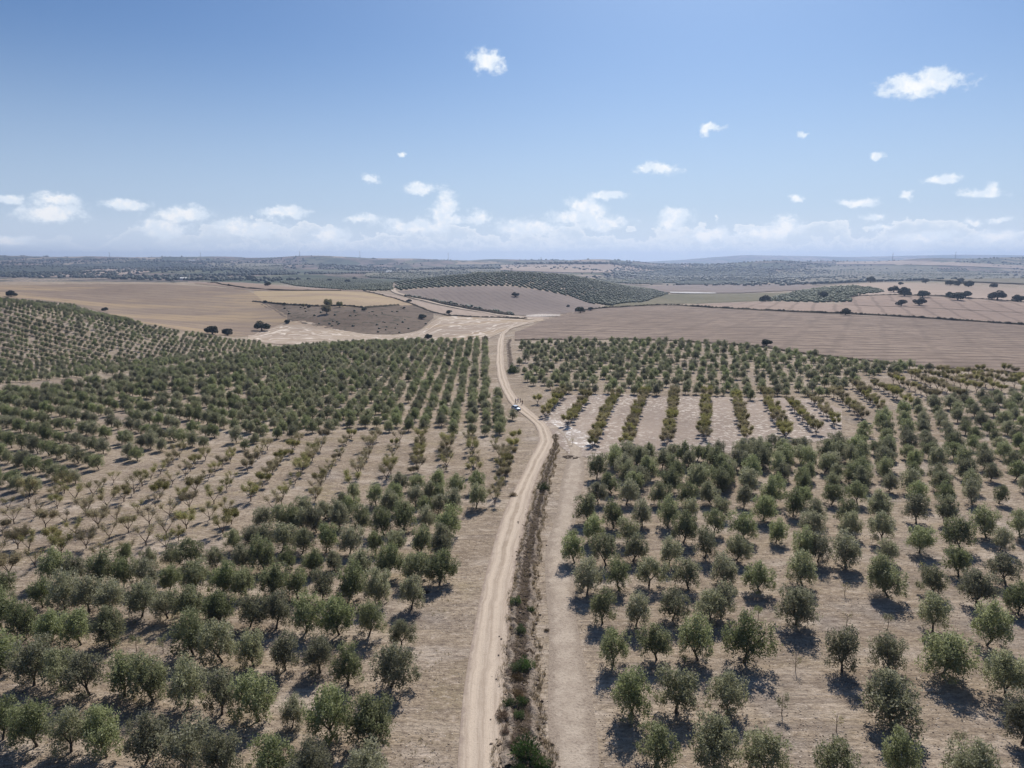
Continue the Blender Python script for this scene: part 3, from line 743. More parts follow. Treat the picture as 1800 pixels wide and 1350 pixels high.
def verge_material(name, dark, mid, light, amount=0.8, ragged=None):
    m, T = mat(name)
    g = T.n('ShaderNodeNewGeometry'); pos = g.outputs['Position']
    n = T.noise(pos, 0.45, 5, 0.75); n2 = T.noise(pos, 2.6, 4, 0.7)
    c = T.mix(T.step(n, 0.36, 0.64), dark, mid)
    c = T.mix(T.step(n2, 0.52, 0.74, 0, amount), c, light)
    if ragged:
        uv = T.n('ShaderNodeUVMap').outputs[0]; u, v, _ = T.sep(uv)
        e_ = T.m('ADD', T.m('MULTIPLY', T.m('ABSOLUTE', T.m('SUBTRACT', u, 0.5)), 2.0), T.m('MULTIPLY', T.m('SUBTRACT', T.noise(pos, 0.38, 6, 0.75), 0.5), 2.6))
        c = T.mix(T.step(e_, 0.36, 0.66), c, ragged)
    return finish(m, T, c, 0.98, T.m('ADD', n, n2), 0.4, 1.0, 0.05)


M_DITCH = verge_material("ditch_soil", (0.075, 0.056, 0.043), (0.150, 0.114, 0.088), (0.27, 0.215, 0.165), 0.8, ragged=(0.32, 0.258, 0.205))
dn = np.random.default_rng(5)
ph = dn.uniform(0, 6.28, 12); kx = dn.uniform(0.6, 4.5, 12); ky = dn.uniform(0.6, 4.5, 12)


def ditch_z(d, s, X, Y):
    lump = sum(np.sin(X * kx[i] + Y * ky[i] + ph[i]) for i in range(12)) / 12
    lump2 = sum(np.sin(X * ky[i] * 2.3 + Y * kx[i] * 2.1 + ph[-i]) for i in range(12)) / 12
    prof = 0.12 + 0.30 * np.exp(-((np.abs(s) - 0.62) / 0.22) ** 2)
    return np.maximum((prof + lump * 0.55 + lump2 * 0.35) * (1 - np.abs(s) ** 5), 0.03 - 0.2 * np.abs(s) ** 8)


dt_c, dt_d = ribbon_world([(921, 1350), (917, 1290), (915, 1230), (914, 1180), (916, 1120), (919, 1060), (925, 1000), (933, 950), (944, 900), (957, 850), (967, 815), (977, 785), (976, 765)], 420)
w_d = np.interp(dt_d, [0, 10, 25, 60, 100, dt_d[-1]], [4.6, 4.1, 3.6, 2.9, 2.1, 0.9]) + 0.45 * np.sin(dt_d * 0.9) + 0.4 * np.sin(dt_d * 0.37 + 1)
ditch = strip_mesh("roadside_ditch", dt_c, dt_d, w_d, 25, ditch_z, M_DITCH, "dark brown lumpy ditch running beside the dirt track")
ud_c, ud_d = ribbon_world([(899, 655), (898, 640), (896, 622), (894, 605), (897, 597)], 90)
strip_mesh("upper_ditch", ud_c, ud_d, np.full(90, 3.6), 9, lambda d, s, X, Y: 0.25 + 0.2 * np.sin(X * 2.1) * np.sin(Y * 1.3) - 0.5 * np.abs(s) ** 6, M_DITCH, "reddish dark ditch beside the upper stretch of track")
# crumbled dark soil heap
hp_c, hp_d = ribbon_world([(993, 805), (1003, 803), (1014, 807)], 24)
strip_mesh("manure_patch", hp_c, hp_d, np.full(24, 2.6), 9, lambda d, s, X, Y: 0.12 + 0.15 * np.sin(X * 3) * np.cos(Y * 2.3) * (1 - s ** 2), verge_material("manure", (0.05, 0.038, 0.03), (0.09, 0.068, 0.05), (0.2, 0.15, 0.11)),
           "small dark manure patch on bare ground right of the track")

# hedge / terrace lines across the fields
M_HEDGE = verge_material("hedge_scrub", (0.045, 0.038, 0.026), (0.085, 0.066, 0.042), (0.13, 0.10, 0.065), 0.5)


def hedge(px_pts, n, w, h, label):
    c, d = ribbon_world(px_pts, n)
    r = np.random.default_rng(n)
    hh = h * r.uniform(0.35, 1.0, (n, 1))
    return strip_mesh("hedge_line", c, d, np.full(n, w), 5, lambda dd, s, X, Y: hh * (1 - s ** 2) + 0.0005 * Y + 0.05, M_HEDGE, label)


hedge([(1012, 548), (1060, 541.5), (1150, 537.5), (1200, 538), (1320, 545), (1450, 551), (1600, 558), (1800, 571), (1960, 579)], 420, 5, 2.2, "dark hedge line dividing the ploughed fields on the right")
hedge([(300, 496), (390, 501), (430, 507), (500, 511), (560, 511.5), (600, 511.5)], 160, 4, 1.8, "thin dark hedge line above the golden slope")
hedge([(445, 531), (470, 533), (560, 539), (640, 542), (700, 537)], 160, 4, 2.0, "dark line of scrub along the top of the bank")
hedge([(640, 512.5), (690, 524), (725, 535), (765, 551), (800, 556), (880, 559), (925, 561)], 180, 4, 1.6, "dark hedge line from the valley bend to the track")
hedge([(715, 521), (752, 528), (800, 539), (860, 549), (900, 554)], 160, 7, 3.2, "scrubby hedge below the mauve slope")
hedge([(1455, 531), (1500, 521.5), (1570, 518.5), (1700, 524.5), (1800, 531.5), (1960, 538)], 200, 4, 1.5, "dark hedge line under the hilltop field")
hedge([(905, 599), (1000, 598), (1100, 596.5), (1200, 600), (1350, 612), (1500, 632), (1640, 647), (1800, 657)], 300, 2.5, 0.8, "dark edge of the ploughed field above the olives")

# ------------------------------------------------------------------ trees: meshes
def olive_meshes(i):
    r = np.random.default_rng(100 + i)
    T = Bag()
    lean = r.uniform(-0.35, 0.35, 2)
    th = r.uniform(0.65, 1.05)
    top = np.array([lean[0], lean[1], th])
    T.put(*tube([(0, 0, -0.25), (0.02, 0, 0.1), top * np.array([.5, .5, .55]), top], [0.22, 0.15, 0.12, 0.12], 8))
    lobes = []
    nl = r.integers(3, 6); a0 = r.uniform(0, 6.28)
    for k in range(nl):
        a = a0 + k * 2 * math.pi / nl + r.uniform(-0.45, 0.45)
        L = r.uniform(0.85, 1.6); hz = r.uniform(2.5, 3.7)
        e = np.array([lean[0] + L * math.cos(a), lean[1] + L * math.sin(a), hz])
        mid = top * 0.45 + e * 0.55 + np.array([0, 0, -0.15])
        T.put(*tube([top - (0, 0, .08), mid, e], [0.085, 0.06, 0.025], 6))
        lobes.append((e, r.uniform(0.80, 1.2), r.uniform(0.8, 1.15)))
        b = e * 0.5 + mid * 0.5 + np.array([math.cos(a + 0.6), math.sin(a + 0.6), 0]) * 0.5
        T.put(*tube([mid, b, b + (0.25 * math.cos(a), 0.25 * math.sin(a), -0.2)], [0.045, 0.03, 0.012], 5))
        lobes.append((np.array([lean[0] + (L + 0.3) * math.cos(a + 0.3), lean[1] + (L + 0.3) * math.sin(a + 0.3), r.uniform(1.25, 2.0)]), r.uniform(0.6, 0.95), r.uniform(0.7, 1.05)))
        lobes.append((np.array([lean[0] + (L - 0.1) * math.cos(a - 0.6), lean[1] + (L - 0.1) * math.sin(a - 0.6), r.uniform(1.7, 2.5)]), r.uniform(0.6, 0.9), r.uniform(0.6, 0.9)))
    for _ in range(2):
        lobes.append((np.array([lean[0] + r.uniform(-.6, .6), lean[1] + r.uniform(-.6, .6), r.uniform(3.3, 4.3)]), r.uniform(0.55, 0.95), r.uniform(0.75, 1.1)))
    lobes.append((np.array([lean[0], lean[1], 2.4]), 1.1, 1.05))
    C = []; O = []
    for c, rx, rz in lobes:
        # each lobe is itself a spray of twig tufts
        nt = int(21 * rx * rx * rz) + 8
        d = r.normal(size=(nt, 3)); d /= np.linalg.norm(d, axis=1)[:, None]
        tc_ = c + d * (r.uniform(0.3, 1.0, nt) ** 0.5)[:, None] * np.array([rx, rx, rz])
        for q in range(nt):
            n = int(r.integers(15, 29))
            g_ = r.normal(size=(n, 3)) * np.array([.17, .17, .26]) * r.uniform(.7, 1.25)
            C.append(tc_[q] + g_); O.append(np.repeat(d[q:q + 1], n, 0) + g_ * 2)
    C = np.concatenate(C); O = np.concatenate(O); O /= np.linalg.norm(O, axis=1)[:, None] + 1e-9
    ok = C[:, 2] > 0.5
    C = C[ok]; O = O[ok]
    O = O * 0.55 + np.array([0, 0, 0.9])
    for _ in range(4):
        a = r.uniform(0, 6.28); g = np.array([1.7 * math.cos(a), 1.7 * math.sin(a), r.uniform(1.5, 3.6)])
        q = np.linalg.norm(C - g, axis=1) > r.uniform(0.3, 0.6)
        C = C[q]; O = O[q]
    v, f = leaf_quads(C, 0.12, 0.42, r, O, 0.9)
    return T.build("olive_trunk", [M_BARK], True), mesh_np("olive_crown", v, f, [M_OLIVE])


def sapling_meshes(i, dry):
    r = np.random.default_rng(300 + i)
    T = Bag()
    T.put(*tube([(0, 0, -0.1), (0.05, 0.02, 0.8), (0.0, 0.05, 1.6), (0.08, 0, 2.3)], [0.05, 0.04, 0.03, 0.012], 5))
    C = []
    for k in range(7):
        a = r.uniform(0, 6.28); z = r.uniform(0.7, 1.9); e = np.array([0.45 * math.cos(a), 0.45 * math.sin(a), z + 0.45])
        T.put(*tube([(0.02, 0.02, z), e], [0.018, 0.006], 4))
        n = 18 if dry else 60
        C.append(e + r.normal(0, 0.17, (n, 3)))
    v, f = leaf_quads(np.concatenate(C), 0.085, 0.4, r)
    return T.build("sapling_stem", [M_ALM_BARK], True), mesh_np("sapling_leaves", v, f, [M_ALM_DRY if dry else M_OLIVE])


def almond_meshes(i, leafy):
    r = np.random.default_rng(400 + i)
    T = Bag(); tips = []
    th = r.uniform(0.7, 1.0)
    T.put(*tube([(0, 0, -0.2), (0.03, 0, 0.35), (0.05, 0.03, th)], [0.15, 0.11, 0.11], 7))
    nb = r.integers(3, 6); a0 = r.uniform(0, 6.28)
    for k in range(nb):
        a = a0 + k * 2 * math.pi / nb + r.uniform(-.3, .3)
        L = r.uniform(1.0, 1.6); H = r.uniform(2.4, 3.4)
        e = np.array([L * math.cos(a), L * math.sin(a), H]); m_ = np.array([0.55 * L * math.cos(a), 0.55 * L * math.sin(a), th + 0.45 * (H - th)])
        T.put(*tube([(0.05, 0.03, th - 0.08), m_, e], [0.085, 0.055, 0.018], 5))
        for q in range(7):
            t = r.uniform(0.3, 1.0); b = m_ * (1 - t) + e * t
            aa = a + r.uniform(-1.3, 1.3); d = np.array([math.cos(aa) * 0.7, math.sin(aa) * 0.7, r.uniform(0.5, 1.2)]) * r.uniform(0.6, 1.3)
            T.put(*tube([b, b + d * 0.5, b + d], [0.03, 0.02, 0.008], 4))
            for w in range(6):
                s = r.uniform(0.2, 1.0); bb = b + d * s
                a3 = r.uniform(0, 6.28); dd = np.array([math.cos(a3) * 0.6, math.sin(a3) * 0.6, r.uniform(0.3, 1.0)]) * r.uniform(0.5, 1.1)
                T.put(*tube([bb, bb + dd], [0.016, 0.006], 3))
                tips.append((bb, bb + dd))
    n = {0: 6, 1: 16, 2: 40}[leafy]
    C = np.concatenate([a + (b - a) * r.uniform(0, 1.15, (n, 1)) + r.normal(0, 0.26, (n, 3)) for a, b in tips])
    v, f = leaf_quads(C, 0.095 if leafy < 2 else 0.105, 0.5, r)
    return T.build("almond_branches", [M_ALM_BARK], True), mesh_np("almond_leaves", v, f, [M_ALM_DRY if leafy < 2 else M_ALM_LEAF])


def oak_meshes(i, leaf=None):
    r = np.random.default_rng(500 + i)
    T = Bag(); T.put(*tube([(0, 0, -0.4), (0.1, 0, 0.8), (0.1, 0.1, 2.2)], [0.42, 0.32, 0.28], 8))
    C = []; O = []
    for k in range(11):
        a = r.uniform(0, 6.28); L = r.uniform(0.4, 2.5)
        c = np.array([L * math.cos(a), L * math.sin(a), r.uniform(2.3, 4.4) - 0.35 * L]); rr = r.uniform(1.2, 1.8)
        if k < 4: T.put(*tube([(0.1, 0.1, 1.9), c], [0.16, 0.06], 5))
        n = 360; d = r.normal(size=(n, 3)); d /= np.linalg.norm(d, axis=1)[:, None]
        C.append(c + d * (r.uniform(0.4, 1, n) ** 0.4)[:, None] * rr * np.array([1, 1, 0.8])); O.append(d)
    C = np.concatenate(C); O = np.concatenate(O); ok = C[:, 2] > 0.9
    v, f = leaf_quads(C[ok], 0.26, 0.6, r, O[ok], 1.0)
    return T.build("oak_trunk", [M_BARK], True), mesh_np("oak_crown", v, f, [leaf or M_OAK])


OL = [olive_meshes(i) for i in range(12)]
SAP = [sapling_meshes(i, i >= 2) for i in range(4)]
ALM = {0: [almond_meshes(i, 0) for i in range(4)], 1: [almond_meshes(10 + i, 1) for i in range(4)], 2: [almond_meshes(20 + i, 2) for i in range(4)]}
OAK = [oak_meshes(i) for i in range(4)]

ORD = ["", "first", "second", "third", "fourth", "fifth", "sixth", "seventh", "eighth", "ninth", "tenth", "eleventh", "twelfth"]


def ordw(n):
    if n < len(ORD): return ORD[n]
    return "%d%s" % (n, "th" if 10 < n % 100 < 14 else {1: "st", 2: "nd", 3: "rd"}.get(n % 10, "th"))


def place_tree(name, meshes, p, scale, rot, label, cat, group, crown="crown", trunk="trunk", sink=0.0):
    e = bpy.data.objects.new(name, None); col.objects.link(e)
    e.empty_display_size = 0.5
    e.location = (float(p[0]), float(p[1]), float(p[2]) - sink)
    e.rotation_euler = (0, 0, float(rot)); e.scale = [float(s) for s in scale]
    e['label'] = label; e['category'] = cat; e['group'] = group
    a = bpy.data.objects.new(trunk, meshes[0]); col.objects.link(a); a.parent = e
    b = bpy.data.objects.new(crown, meshes[1]); col.objects.link(b); b.parent = e
    return e, a, b


# ------------------------------------------------------------------ olive orchards
LEFT_ROWS = [
    [(5, 1300), (65, 1312), (125, 1322), (188, 1330), (257, 1342), (325, 1360), (395, 1372), (475, 1378), (545, 1385, .9), (640, 1400, 1.05)],
    [(0, 1185), (60, 1205), (112, 1212), (157, 1223), (219, 1225), (268, 1232), (330, 1243), (390, 1256), (455, 1267), (514, 1278, .6), (585, 1295), (657, 1312, 1.1)],
    [(5, 1108), (45, 1125), (92, 1128), (142, 1134), (194, 1136), (340, 1153), (390, 1164), (445, 1170), (502, 1178), (563, 1183), (612, 1205), (688, 1208)],
    [(3, 1050, .9), (75, 1068), (115, 1073), (157, 1076), (197, 1080), (250, 1084), (295, 1087, .9), (338, 1090), (388, 1095), (440, 1102), (486, 1105), (538, 1112), (596, 1116), (649, 1117), (706, 1136, .75)],
    [(103, 1021), (137, 1024, .85), (176, 1030), (217, 1032), (258, 1036), (298, 1039, .75), (343, 1040), (390, 1044), (433, 1047), (478, 1049), (523, 1053), (567, 1057), (614, 1056), (668, 1062), (723, 1072, 1.1)],
    [(224, 988, .6), (263, 994, .55), (302, 997, .8), (338, 1000), (381, 1002, .75), (424, 1003, .9), (466, 1006), (507, 1001, .8), (547, 1009, .85), (588, 1003, .7), (630, 1020), (680, 1016), (727, 1024), (773, 1027)],
    [(414, 968, .85), (443, 966, .9), (467, 963, .9), (497, 968), (532, 973, .85), (573, 971), (615, 974), (661, 973, .8), (696, 975, .85), (739, 973), (779, 976)],
    [(467, 928, .9), (491, 930, .9), (515, 932, .8), (535, 932, .8), (556, 936, .9), (597, 930, .9), (635, 938), (675, 941), (711, 934), (750, 937), (791, 945, 1.1)],
    [(537, 905, .8), (572, 912, .75), (597, 904, .8), (613, 907, .8), (680, 906, .9), (696, 902, .85), (749, 906, .9), (770, 904, .9), (800, 903)],
    [(621, 881, .8), (661, 889, .95), (697, 884, .85), (731, 891, .9), (755, 880, .75), (772, 880, .75), (837, 894, 1.05)],
    [(699, 865, .85), (736, 862, .85), (772, 861, .85), (803, 871, .9), (841, 863, .9)],
]
RIGHT_ROWS = [
    [(1152, 1352), (1255, 1360), (1350, 1365), (1472, 1385), (1580, 1378), (1697, 1390)],
    [(1111, 1257, 1.15), (1188, 1252, 1.1), (1280, 1255), (1572, 1283, 1.15), (1797, 1308)],
    [(1078, 1168), (1154, 1160, .95), (1226, 1160), (1308, 1165, 1.1), (1480, 1180), (1564, 1180), (1657, 1188, 1.1), (1767, 1223)],
    [(1059, 1096), (1118, 1100, .95), (1182, 1090), (1251, 1097, .9), (1268, 1084, .9), (1399, 1098), (1639, 1112), (1735, 1135, 1.15)],
    [(1032, 1045, .95), (1088, 1037), (1141, 1029), (1210, 1036), (1275, 1030), (1336, 1041), (1410, 1030, 1.05), (1561, 1050, 1.1), (1642, 1047, .85), (1716, 1064, 1.05), (1789, 1080, .9)],
    [(1010, 990, .9), (1065, 994), (1113, 987, .9), (1175, 996), (1239, 981, 1.05), (1295, 985, .9), (1410, 986), (1437, 988), (1486, 998), (1561, 990, .9), (1685, 1014), (1767, 1027)],
    [(1004, 954, .55), (1042, 952), (1102, 957, .9), (1201, 955), (1255, 940, .85), (1309, 950), (1364, 955, .8), (1431, 943), (1490, 945, .9), (1551, 954), (1616, 972), (1688, 966, 1.1), (1758, 968, .85)],
    [(1034, 919), (1078, 929, .9), (1129, 927, .95), (1174, 926), (1213, 915, .8), (1269, 912, .9), (1342, 915), (1394, 908), (1431, 919), (1490, 925), (1546, 915), (1610, 920), (1663, 922), (1733, 945, 1.1), (1793, 945)],
]
SAPLINGS = [(240, 1145, 0, "thin green sapling in the gap left of centre in the left orchard"), (287, 1148, 1, "spindly sapling in the gap between olives, left orchard third row"),
            (25, 1062, 0, "tiny sapling on open ground near the left edge of the left orchard"), (1374, 1256, 1, "small leaning young olive on bare ground, lower right orchard"),
            (1470, 1285, 2, "bare stick sapling standing alone on stony ground, lower right"), (1398, 1180, 2, "bare pale stake-like sapling left of two big olives, right orchard"),
            (1488, 1105, 3, "wispy yellowing sapling between olives in the right orchard"), (1560, 1107, 0, "small green sapling right of the wispy yellowing one"),
            (1332, 1093, 1, "small round young olive between rows in the right orchard"), (1485, 1047, 2, "bare dark-stemmed sapling among the right-hand olives"),
            (1620, 1013, 3, "yellowish sapling behind a tree shadow in the right orchard"), (1685, 1318, 1, "young sapling near the lower right corner"),
            (1006, 782, 2, "bare thin stem leaning beside the white crust")]

UA = R(26.7)


def snap_small(s, r):
    return s * r.uniform(0.92, 1.10)


all_olive = []      # (p, scale, side, row, key)
for ri, row in enumerate(LEFT_ROWS):
    for t in row: all_olive.append((P(t[0], t[1]), (t[2] if len(t) > 2 else 1.0) * rng.uniform(.92, 1.07), 'L', ri + 1))
for ri, row in enumerate(RIGHT_ROWS):
    for t in row: all_olive.append((P(t[0], t[1]), (t[2] if len(t) > 2 else 1.0) * rng.uniform(.95, 1.07), 'R', ri + 1))


def in_poly(x, y, poly):
    x = np.asarray(x); y = np.asarray(y); c = np.zeros(x.shape, bool); n = len(poly); j = n - 1
    for i in range(n):
        xi, yi = poly[i]; xj, yj = poly[j]
        m_ = ((yi > y) != (yj > y)) & (x < (xj - xi) * (y - yi) / (yj - yi + 1e-12) + xi)
        c ^= m_; j = i
    return c


def lattice(poly_px, az_col, sp_col, az_row, sp_row, origin=(0.0, 0.0), jit=0.35, drop=0.04, seed=1):
    """trees on a skewed planting grid; az in degrees clockwise from straight ahead. returns points and (column,row) numbers"""
    r = np.random.default_rng(seed)
    W_ = np.array([hit([q[0]], [q[1]])[0][:2] for q in poly_px])
    cd = np.array([math.sin(R(az_col)), math.cos(R(az_col))]); rd = np.array([math.sin(R(az_row)), math.cos(R(az_row))])
    # column lines run along cd, row lines along rd
    sc = sp_col / abs(np.cross(rd, cd)); sr = sp_row / abs(np.cross(rd, cd))
    Mx = np.stack([rd * sc, cd * sr], 1); inv = np.linalg.inv(Mx)
    q = (W_ - np.array(origin)) @ inv.T
    i0, j0 = np.floor(q.min(0)).astype(int); i1, j1 = np.ceil(q.max(0)).astype(int)
    I, J = np.meshgrid(np.arange(i0, i1 + 1), np.arange(j0, j1 + 1), indexing='ij')
    pts = np.stack([I.ravel(), J.ravel()], 1) @ Mx.T + np.array(origin)
    keep = in_poly(pts[:, 0], pts[:, 1], [tuple(w) for w in W_]) & (r.uniform(size=len(pts)) > drop)
    pts = pts[keep]; IJ = np.stack([I.ravel(), J.ravel()], 1)[keep]
    pts = pts + r.normal(0, jit, pts.shape)
    z = height(pts[:, 0], pts[:, 1])
    return np.c_[pts, z], IJ


# upper part of the right near orchard continues the same planting grid
nr_poly = [(1052, 893), (1038, 870), (1040, 850), (1036, 812), (1110, 803), (1180, 797), (1240, 792), (1300, 786), (1380, 780), (1440, 778), (1500, 768), (1540, 748), (1565, 730), (1600, 720), (1680, 704), (1800, 693), (1900, 690), (1900, 893)]
pts, IJ = lattice(nr_poly, 26.7, 5.35, 90, 9.6 * math.cos(UA), origin=(0.0 / math.cos(UA), 141.0), seed=7, jit=0.5, drop=0.05)
sub, _ = lattice([(1060, 868), (1060, 815), (1240, 800), (1500, 790), (1560, 800), (1560, 860), (1300, 868)], 26.7, 5.35, 90, 9.6 * math.cos(UA), origin=(0.0, 145.8), seed=8, jit=0.6, drop=0.3)
for p_ in np.concatenate([pts, sub]): all_olive.append((p_, rng.uniform(.8, 1.08), 'R', 0))

# number the rest of the right rows by distance
extra = [(i, a) for i, a in enumerate(all_olive) if a[3] == 0]
for i, a in extra:
    all_olive[i] = (a[0], a[1], 'R', 9 + int(max(0.0, (a[0][1] - 136.2)) / 9.6))

bulk = []       # remaining olives of the near ground, one object
ml_right = [(430, 800), (430, 624), (480, 616), (620, 607), (750, 603), (862, 601), (866, 625), (866, 655), (872, 690), (893, 715), (905, 740), (903, 762), (868, 770), (700, 762), (560, 760), (480, 778)]
ml_left = [(-60, 880), (-60, 698), (0, 694), (100, 682), (200, 670), (300, 650), (430, 626), (430, 780), (400, 788), (340, 796), (290, 790), (250, 815), (170, 835), (130, 856), (60, 872)]
fl_poly = [(-60, 684), (-60, 522), (0, 527), (130, 538), (190, 556), (250, 573), (370, 593), (470, 607), (480, 612), (420, 622), (300, 644), (150, 664), (0, 680)]
mr_poly = [(912, 607), (1000, 603), (1100, 600), (1200, 604), (1350, 616), (1500, 636), (1640, 650), (1640, 656), (1545, 660), (1500, 680), (1470, 697), (1430, 702), (1300, 704), (1190, 700), (1060, 695), (1000, 692), (960, 688), (925, 682), (917, 650)]
a_, _ = lattice(ml_right, -2.2, 4.6, 86, 6.3, seed=11, jit=0.45, drop=0.05)
b_, _ = lattice(ml_left, 12, 4.3, 122, 8.8, seed=12, jit=0.45, drop=0.05)
c_, _ = lattice(fl_poly, 8, 4.3, 114, 7.2, seed=13, jit=0.4, drop=0.05)
d_, _ = lattice(mr_poly, 16, 4.7, 93, 9.2, seed=14, jit=0.8, drop=0.12)
for arr, s0 in ((a_, .80), (b_, .88), (c_, .66), (d_, .84)):
    for p_ in arr: bulk.append((p_, s0 * rng.uniform(.8, 1.12)))

order = sorted(range(len(all_olive)), key=lambda i: all_olive[i][0][1])
vis = []
for i in order:
    p_ = all_olive[i][0]
    xx, yy, _ = project(np.array([[p_[0], p_[1], p_[2] + 2.5]]))
    if -45 < xx[0] < 1845 and yy[0] < 1385: vis.append(i)
single = vis[:296]
for i in vis[296:]: bulk.append((all_olive[i][0], all_olive[i][1]))

rows = {}
for i in single: rows.setdefault((all_olive[i][2], all_olive[i][3]), []).append(i)
first_of = {}
cnt = 0
for (side, rw), ids in sorted(rows.items()):
    ids.sort(key=lambda i: -all_olive[i][0][0] / all_olive[i][0][1] if side == 'L' else all_olive[i][0][0] / all_olive[i][0][1])
    for k_, i in enumerate(ids):
        p_, s_, _, _ = all_olive[i]
        vi = cnt % 12 if cnt < 12 else int(rng.integers(0, 12))
        adj = "small olive tree" if s_ < 0.76 else ("large bushy olive tree" if s_ > 1.06 else "olive tree")
        lab = "%s, %s from the track in the %s row up, %s near orchard" % (adj, ordw(k_ + 1), ordw(rw), "left" if side == 'L' else "right")
        sc = (s_ * rng.uniform(.90, 1.22), s_ * rng.uniform(.90, 1.22), s_ * rng.uniform(1.0, 1.22))
        e, tr, cr = place_tree("olive_tree", OL[vi], p_, sc, rng.uniform(0, 6.28), lab, "olive tree", "olive trees of the two near orchards")
        if vi not in first_of: first_of[vi] = (tr, cr)
        cnt += 1


def grove(name, data, pairs, label, cat="olive trees"):
    """many trees as one object: points + geometry nodes that set a crown and a trunk on each"""
    n = len(data)
    co = np.array([d[0] for d in data], np.float32)
    me = bpy.data.meshes.new(name); me.vertices.add(n); me.vertices.foreach_set('co', co.ravel())
    r = np.random.default_rng(n)
    s = np.array([d[1] for d in data])
    sc = np.stack([s * r.uniform(.9, 1.12, n), s * r.uniform(.9, 1.12, n), s * r.uniform(.88, 1.08, n)], 1).astype(np.float32)
    at = me.attributes.new('scl', 'FLOAT_VECTOR', 'POINT'); at.data.foreach_set('vector', sc.ravel())
    at = me.attributes.new('rz', 'FLOAT', 'POINT'); at.data.foreach_set('value', r.uniform(0, 6.28, n).astype(np.float32))
    at = me.attributes.new('vi', 'INT', 'POINT'); at.data.foreach_set('value', r.integers(0, len(pairs), n).astype(np.int32))
    o = add(name, me, label=label, kind='stuff')
    ng = bpy.data.node_groups.new(name + "_nodes", 'GeometryNodeTree')
    ng.interface.new_socket("Geometry", in_out='INPUT', socket_type='NodeSocketGeometry')
    ng.interface.new_socket("Geometry", in_out='OUTPUT', socket_type='NodeSocketGeometry')
    N = ng.nodes; L = ng.links
    gi = N.new('NodeGroupInput'); go = N.new('NodeGroupOutput')

    def named(nm, ty):
        a = N.new('GeometryNodeInputNamedAttribute'); a.data_type = ty; a.inputs['Name'].default_value = nm
        return [x for x in a.outputs if x.enabled and x.name == 'Attribute'][0]
    cxyz = N.new('ShaderNodeCombineXYZ'); L.new(named('rz', 'FLOAT'), cxyz.inputs[2])
    vi = named('vi', 'INT'); scv = named('scl', 'FLOAT_VECTOR')
    join = N.new('GeometryNodeJoinGeometry')
    for w in (0, 1):
        g2i = N.new('GeometryNodeJoinGeometry')
        for pr in pairs:
            oi = N.new('GeometryNodeObjectInfo'); oi.inputs['Object'].default_value = pr[w]; oi.inputs['As Instance'].default_value = True
            oi.transform_space = 'ORIGINAL'
            L.new(oi.outputs['Geometry'], g2i.inputs[0])
        ip = N.new('GeometryNodeInstanceOnPoints'); ip.inputs['Pick Instance'].default_value = True
        L.new(gi.outputs[0], ip.inputs['Points']); L.new(g2i.outputs[0], ip.inputs['Instance'])
        L.new(vi, ip.inputs['Instance Index']); L.new(cxyz.outputs[0], ip.inputs['Rotation']); L.new(scv, ip.inputs['Scale'])
        L.new(ip.outputs[0], join.inputs[0])
    L.new(join.outputs[0], go.inputs[0])
    md = o.modifiers.new("trees", 'NODES'); md.node_group = ng
    return o


grove("olive_grove", bulk, [first_of[k_] for k_ in sorted(first_of)], "green olive trees in long planted rows filling the middle distance")

for (x_, y_, kd, lab) in SAPLINGS:
    place_tree("sapling", SAP[kd], P(x_, y_), (1.0, 1.0, rng.uniform(.85, 1.1)), rng.uniform(0, 6.28), lab, "sapling", "young saplings in the orchard gaps", "leaves", "stem")

# ------------------------------------------------------------------ almond trees
AL_IDX = {0: {2: (114, 863), 3: (164, 873), 4: (218, 882), 5: (273, 891), 6: (333, 896), 7: (398, 902)},
          1: {2: (133, 881), 3: (188, 893), 4: (243, 904), 5: (299, 910), 6: (368, 914)},
          2: {0: (51, 884), 1: (101, 894), 2: (152, 906), 3: (205, 917), 4: (263, 923), 5: (328, 930), 6: (392, 938)},
          3: {0: (14, 897), 1: (65, 907), 2: (116, 919), 3: (173, 928), 4: (226, 936), 5: (292, 942)},
          4: {1: (25, 921), 2: (80, 928), 3: (134, 942), 4: (192, 948), 5: (257, 958)},
          5: {2: (40, 944), 3: (94, 957), 4: (152, 964), 5: (224, 975)},
          6: {3: (51, 968), 4: (108, 976), 5: (177, 986)}, 7: {4: (62, 996), 3: (16, 1013)}}
ij = []; wp = []
for j, dct in AL_IDX.items():
    for i, q in dct.items(): ij.append((i, j, 1)); wp.append(P(*q)[:2])
coef, *_ = np.linalg.lstsq(np.array(ij, float), np.array(wp), rcond=None)      # planting grid of the left almond block
al_poly = [(-40, 890), (0, 868), (130, 866), (180, 850), (260, 830), (300, 803), (400, 800), (480, 790), (560, 768), (700, 770), (870, 775), (912, 768), (905, 800), (885, 850), (868, 890), (850, 850), (790, 840), (700, 850), (620, 862),
           (560, 885), (430, 925), (300, 968), (200, 985), (75, 1002), (0, 1022), (-40, 1030)]
alW = [tuple(P(*q)[:2]) for q in al_poly]
taken = {(i, j) for j, d_i in AL_IDX.items() for i in d_i}
almonds = []     # p, scale, leafy, key
ra = np.random.default_rng(21)
for (i, j, _), w in zip(ij, wp): almonds.append((np.array([w[0], w[1], height(w[0], w[1])]), ra.uniform(.75, 1.15), int(ra.choice([0, 1, 1, 2], p=[.35, .25, .25, .15])), 'A', j, i))
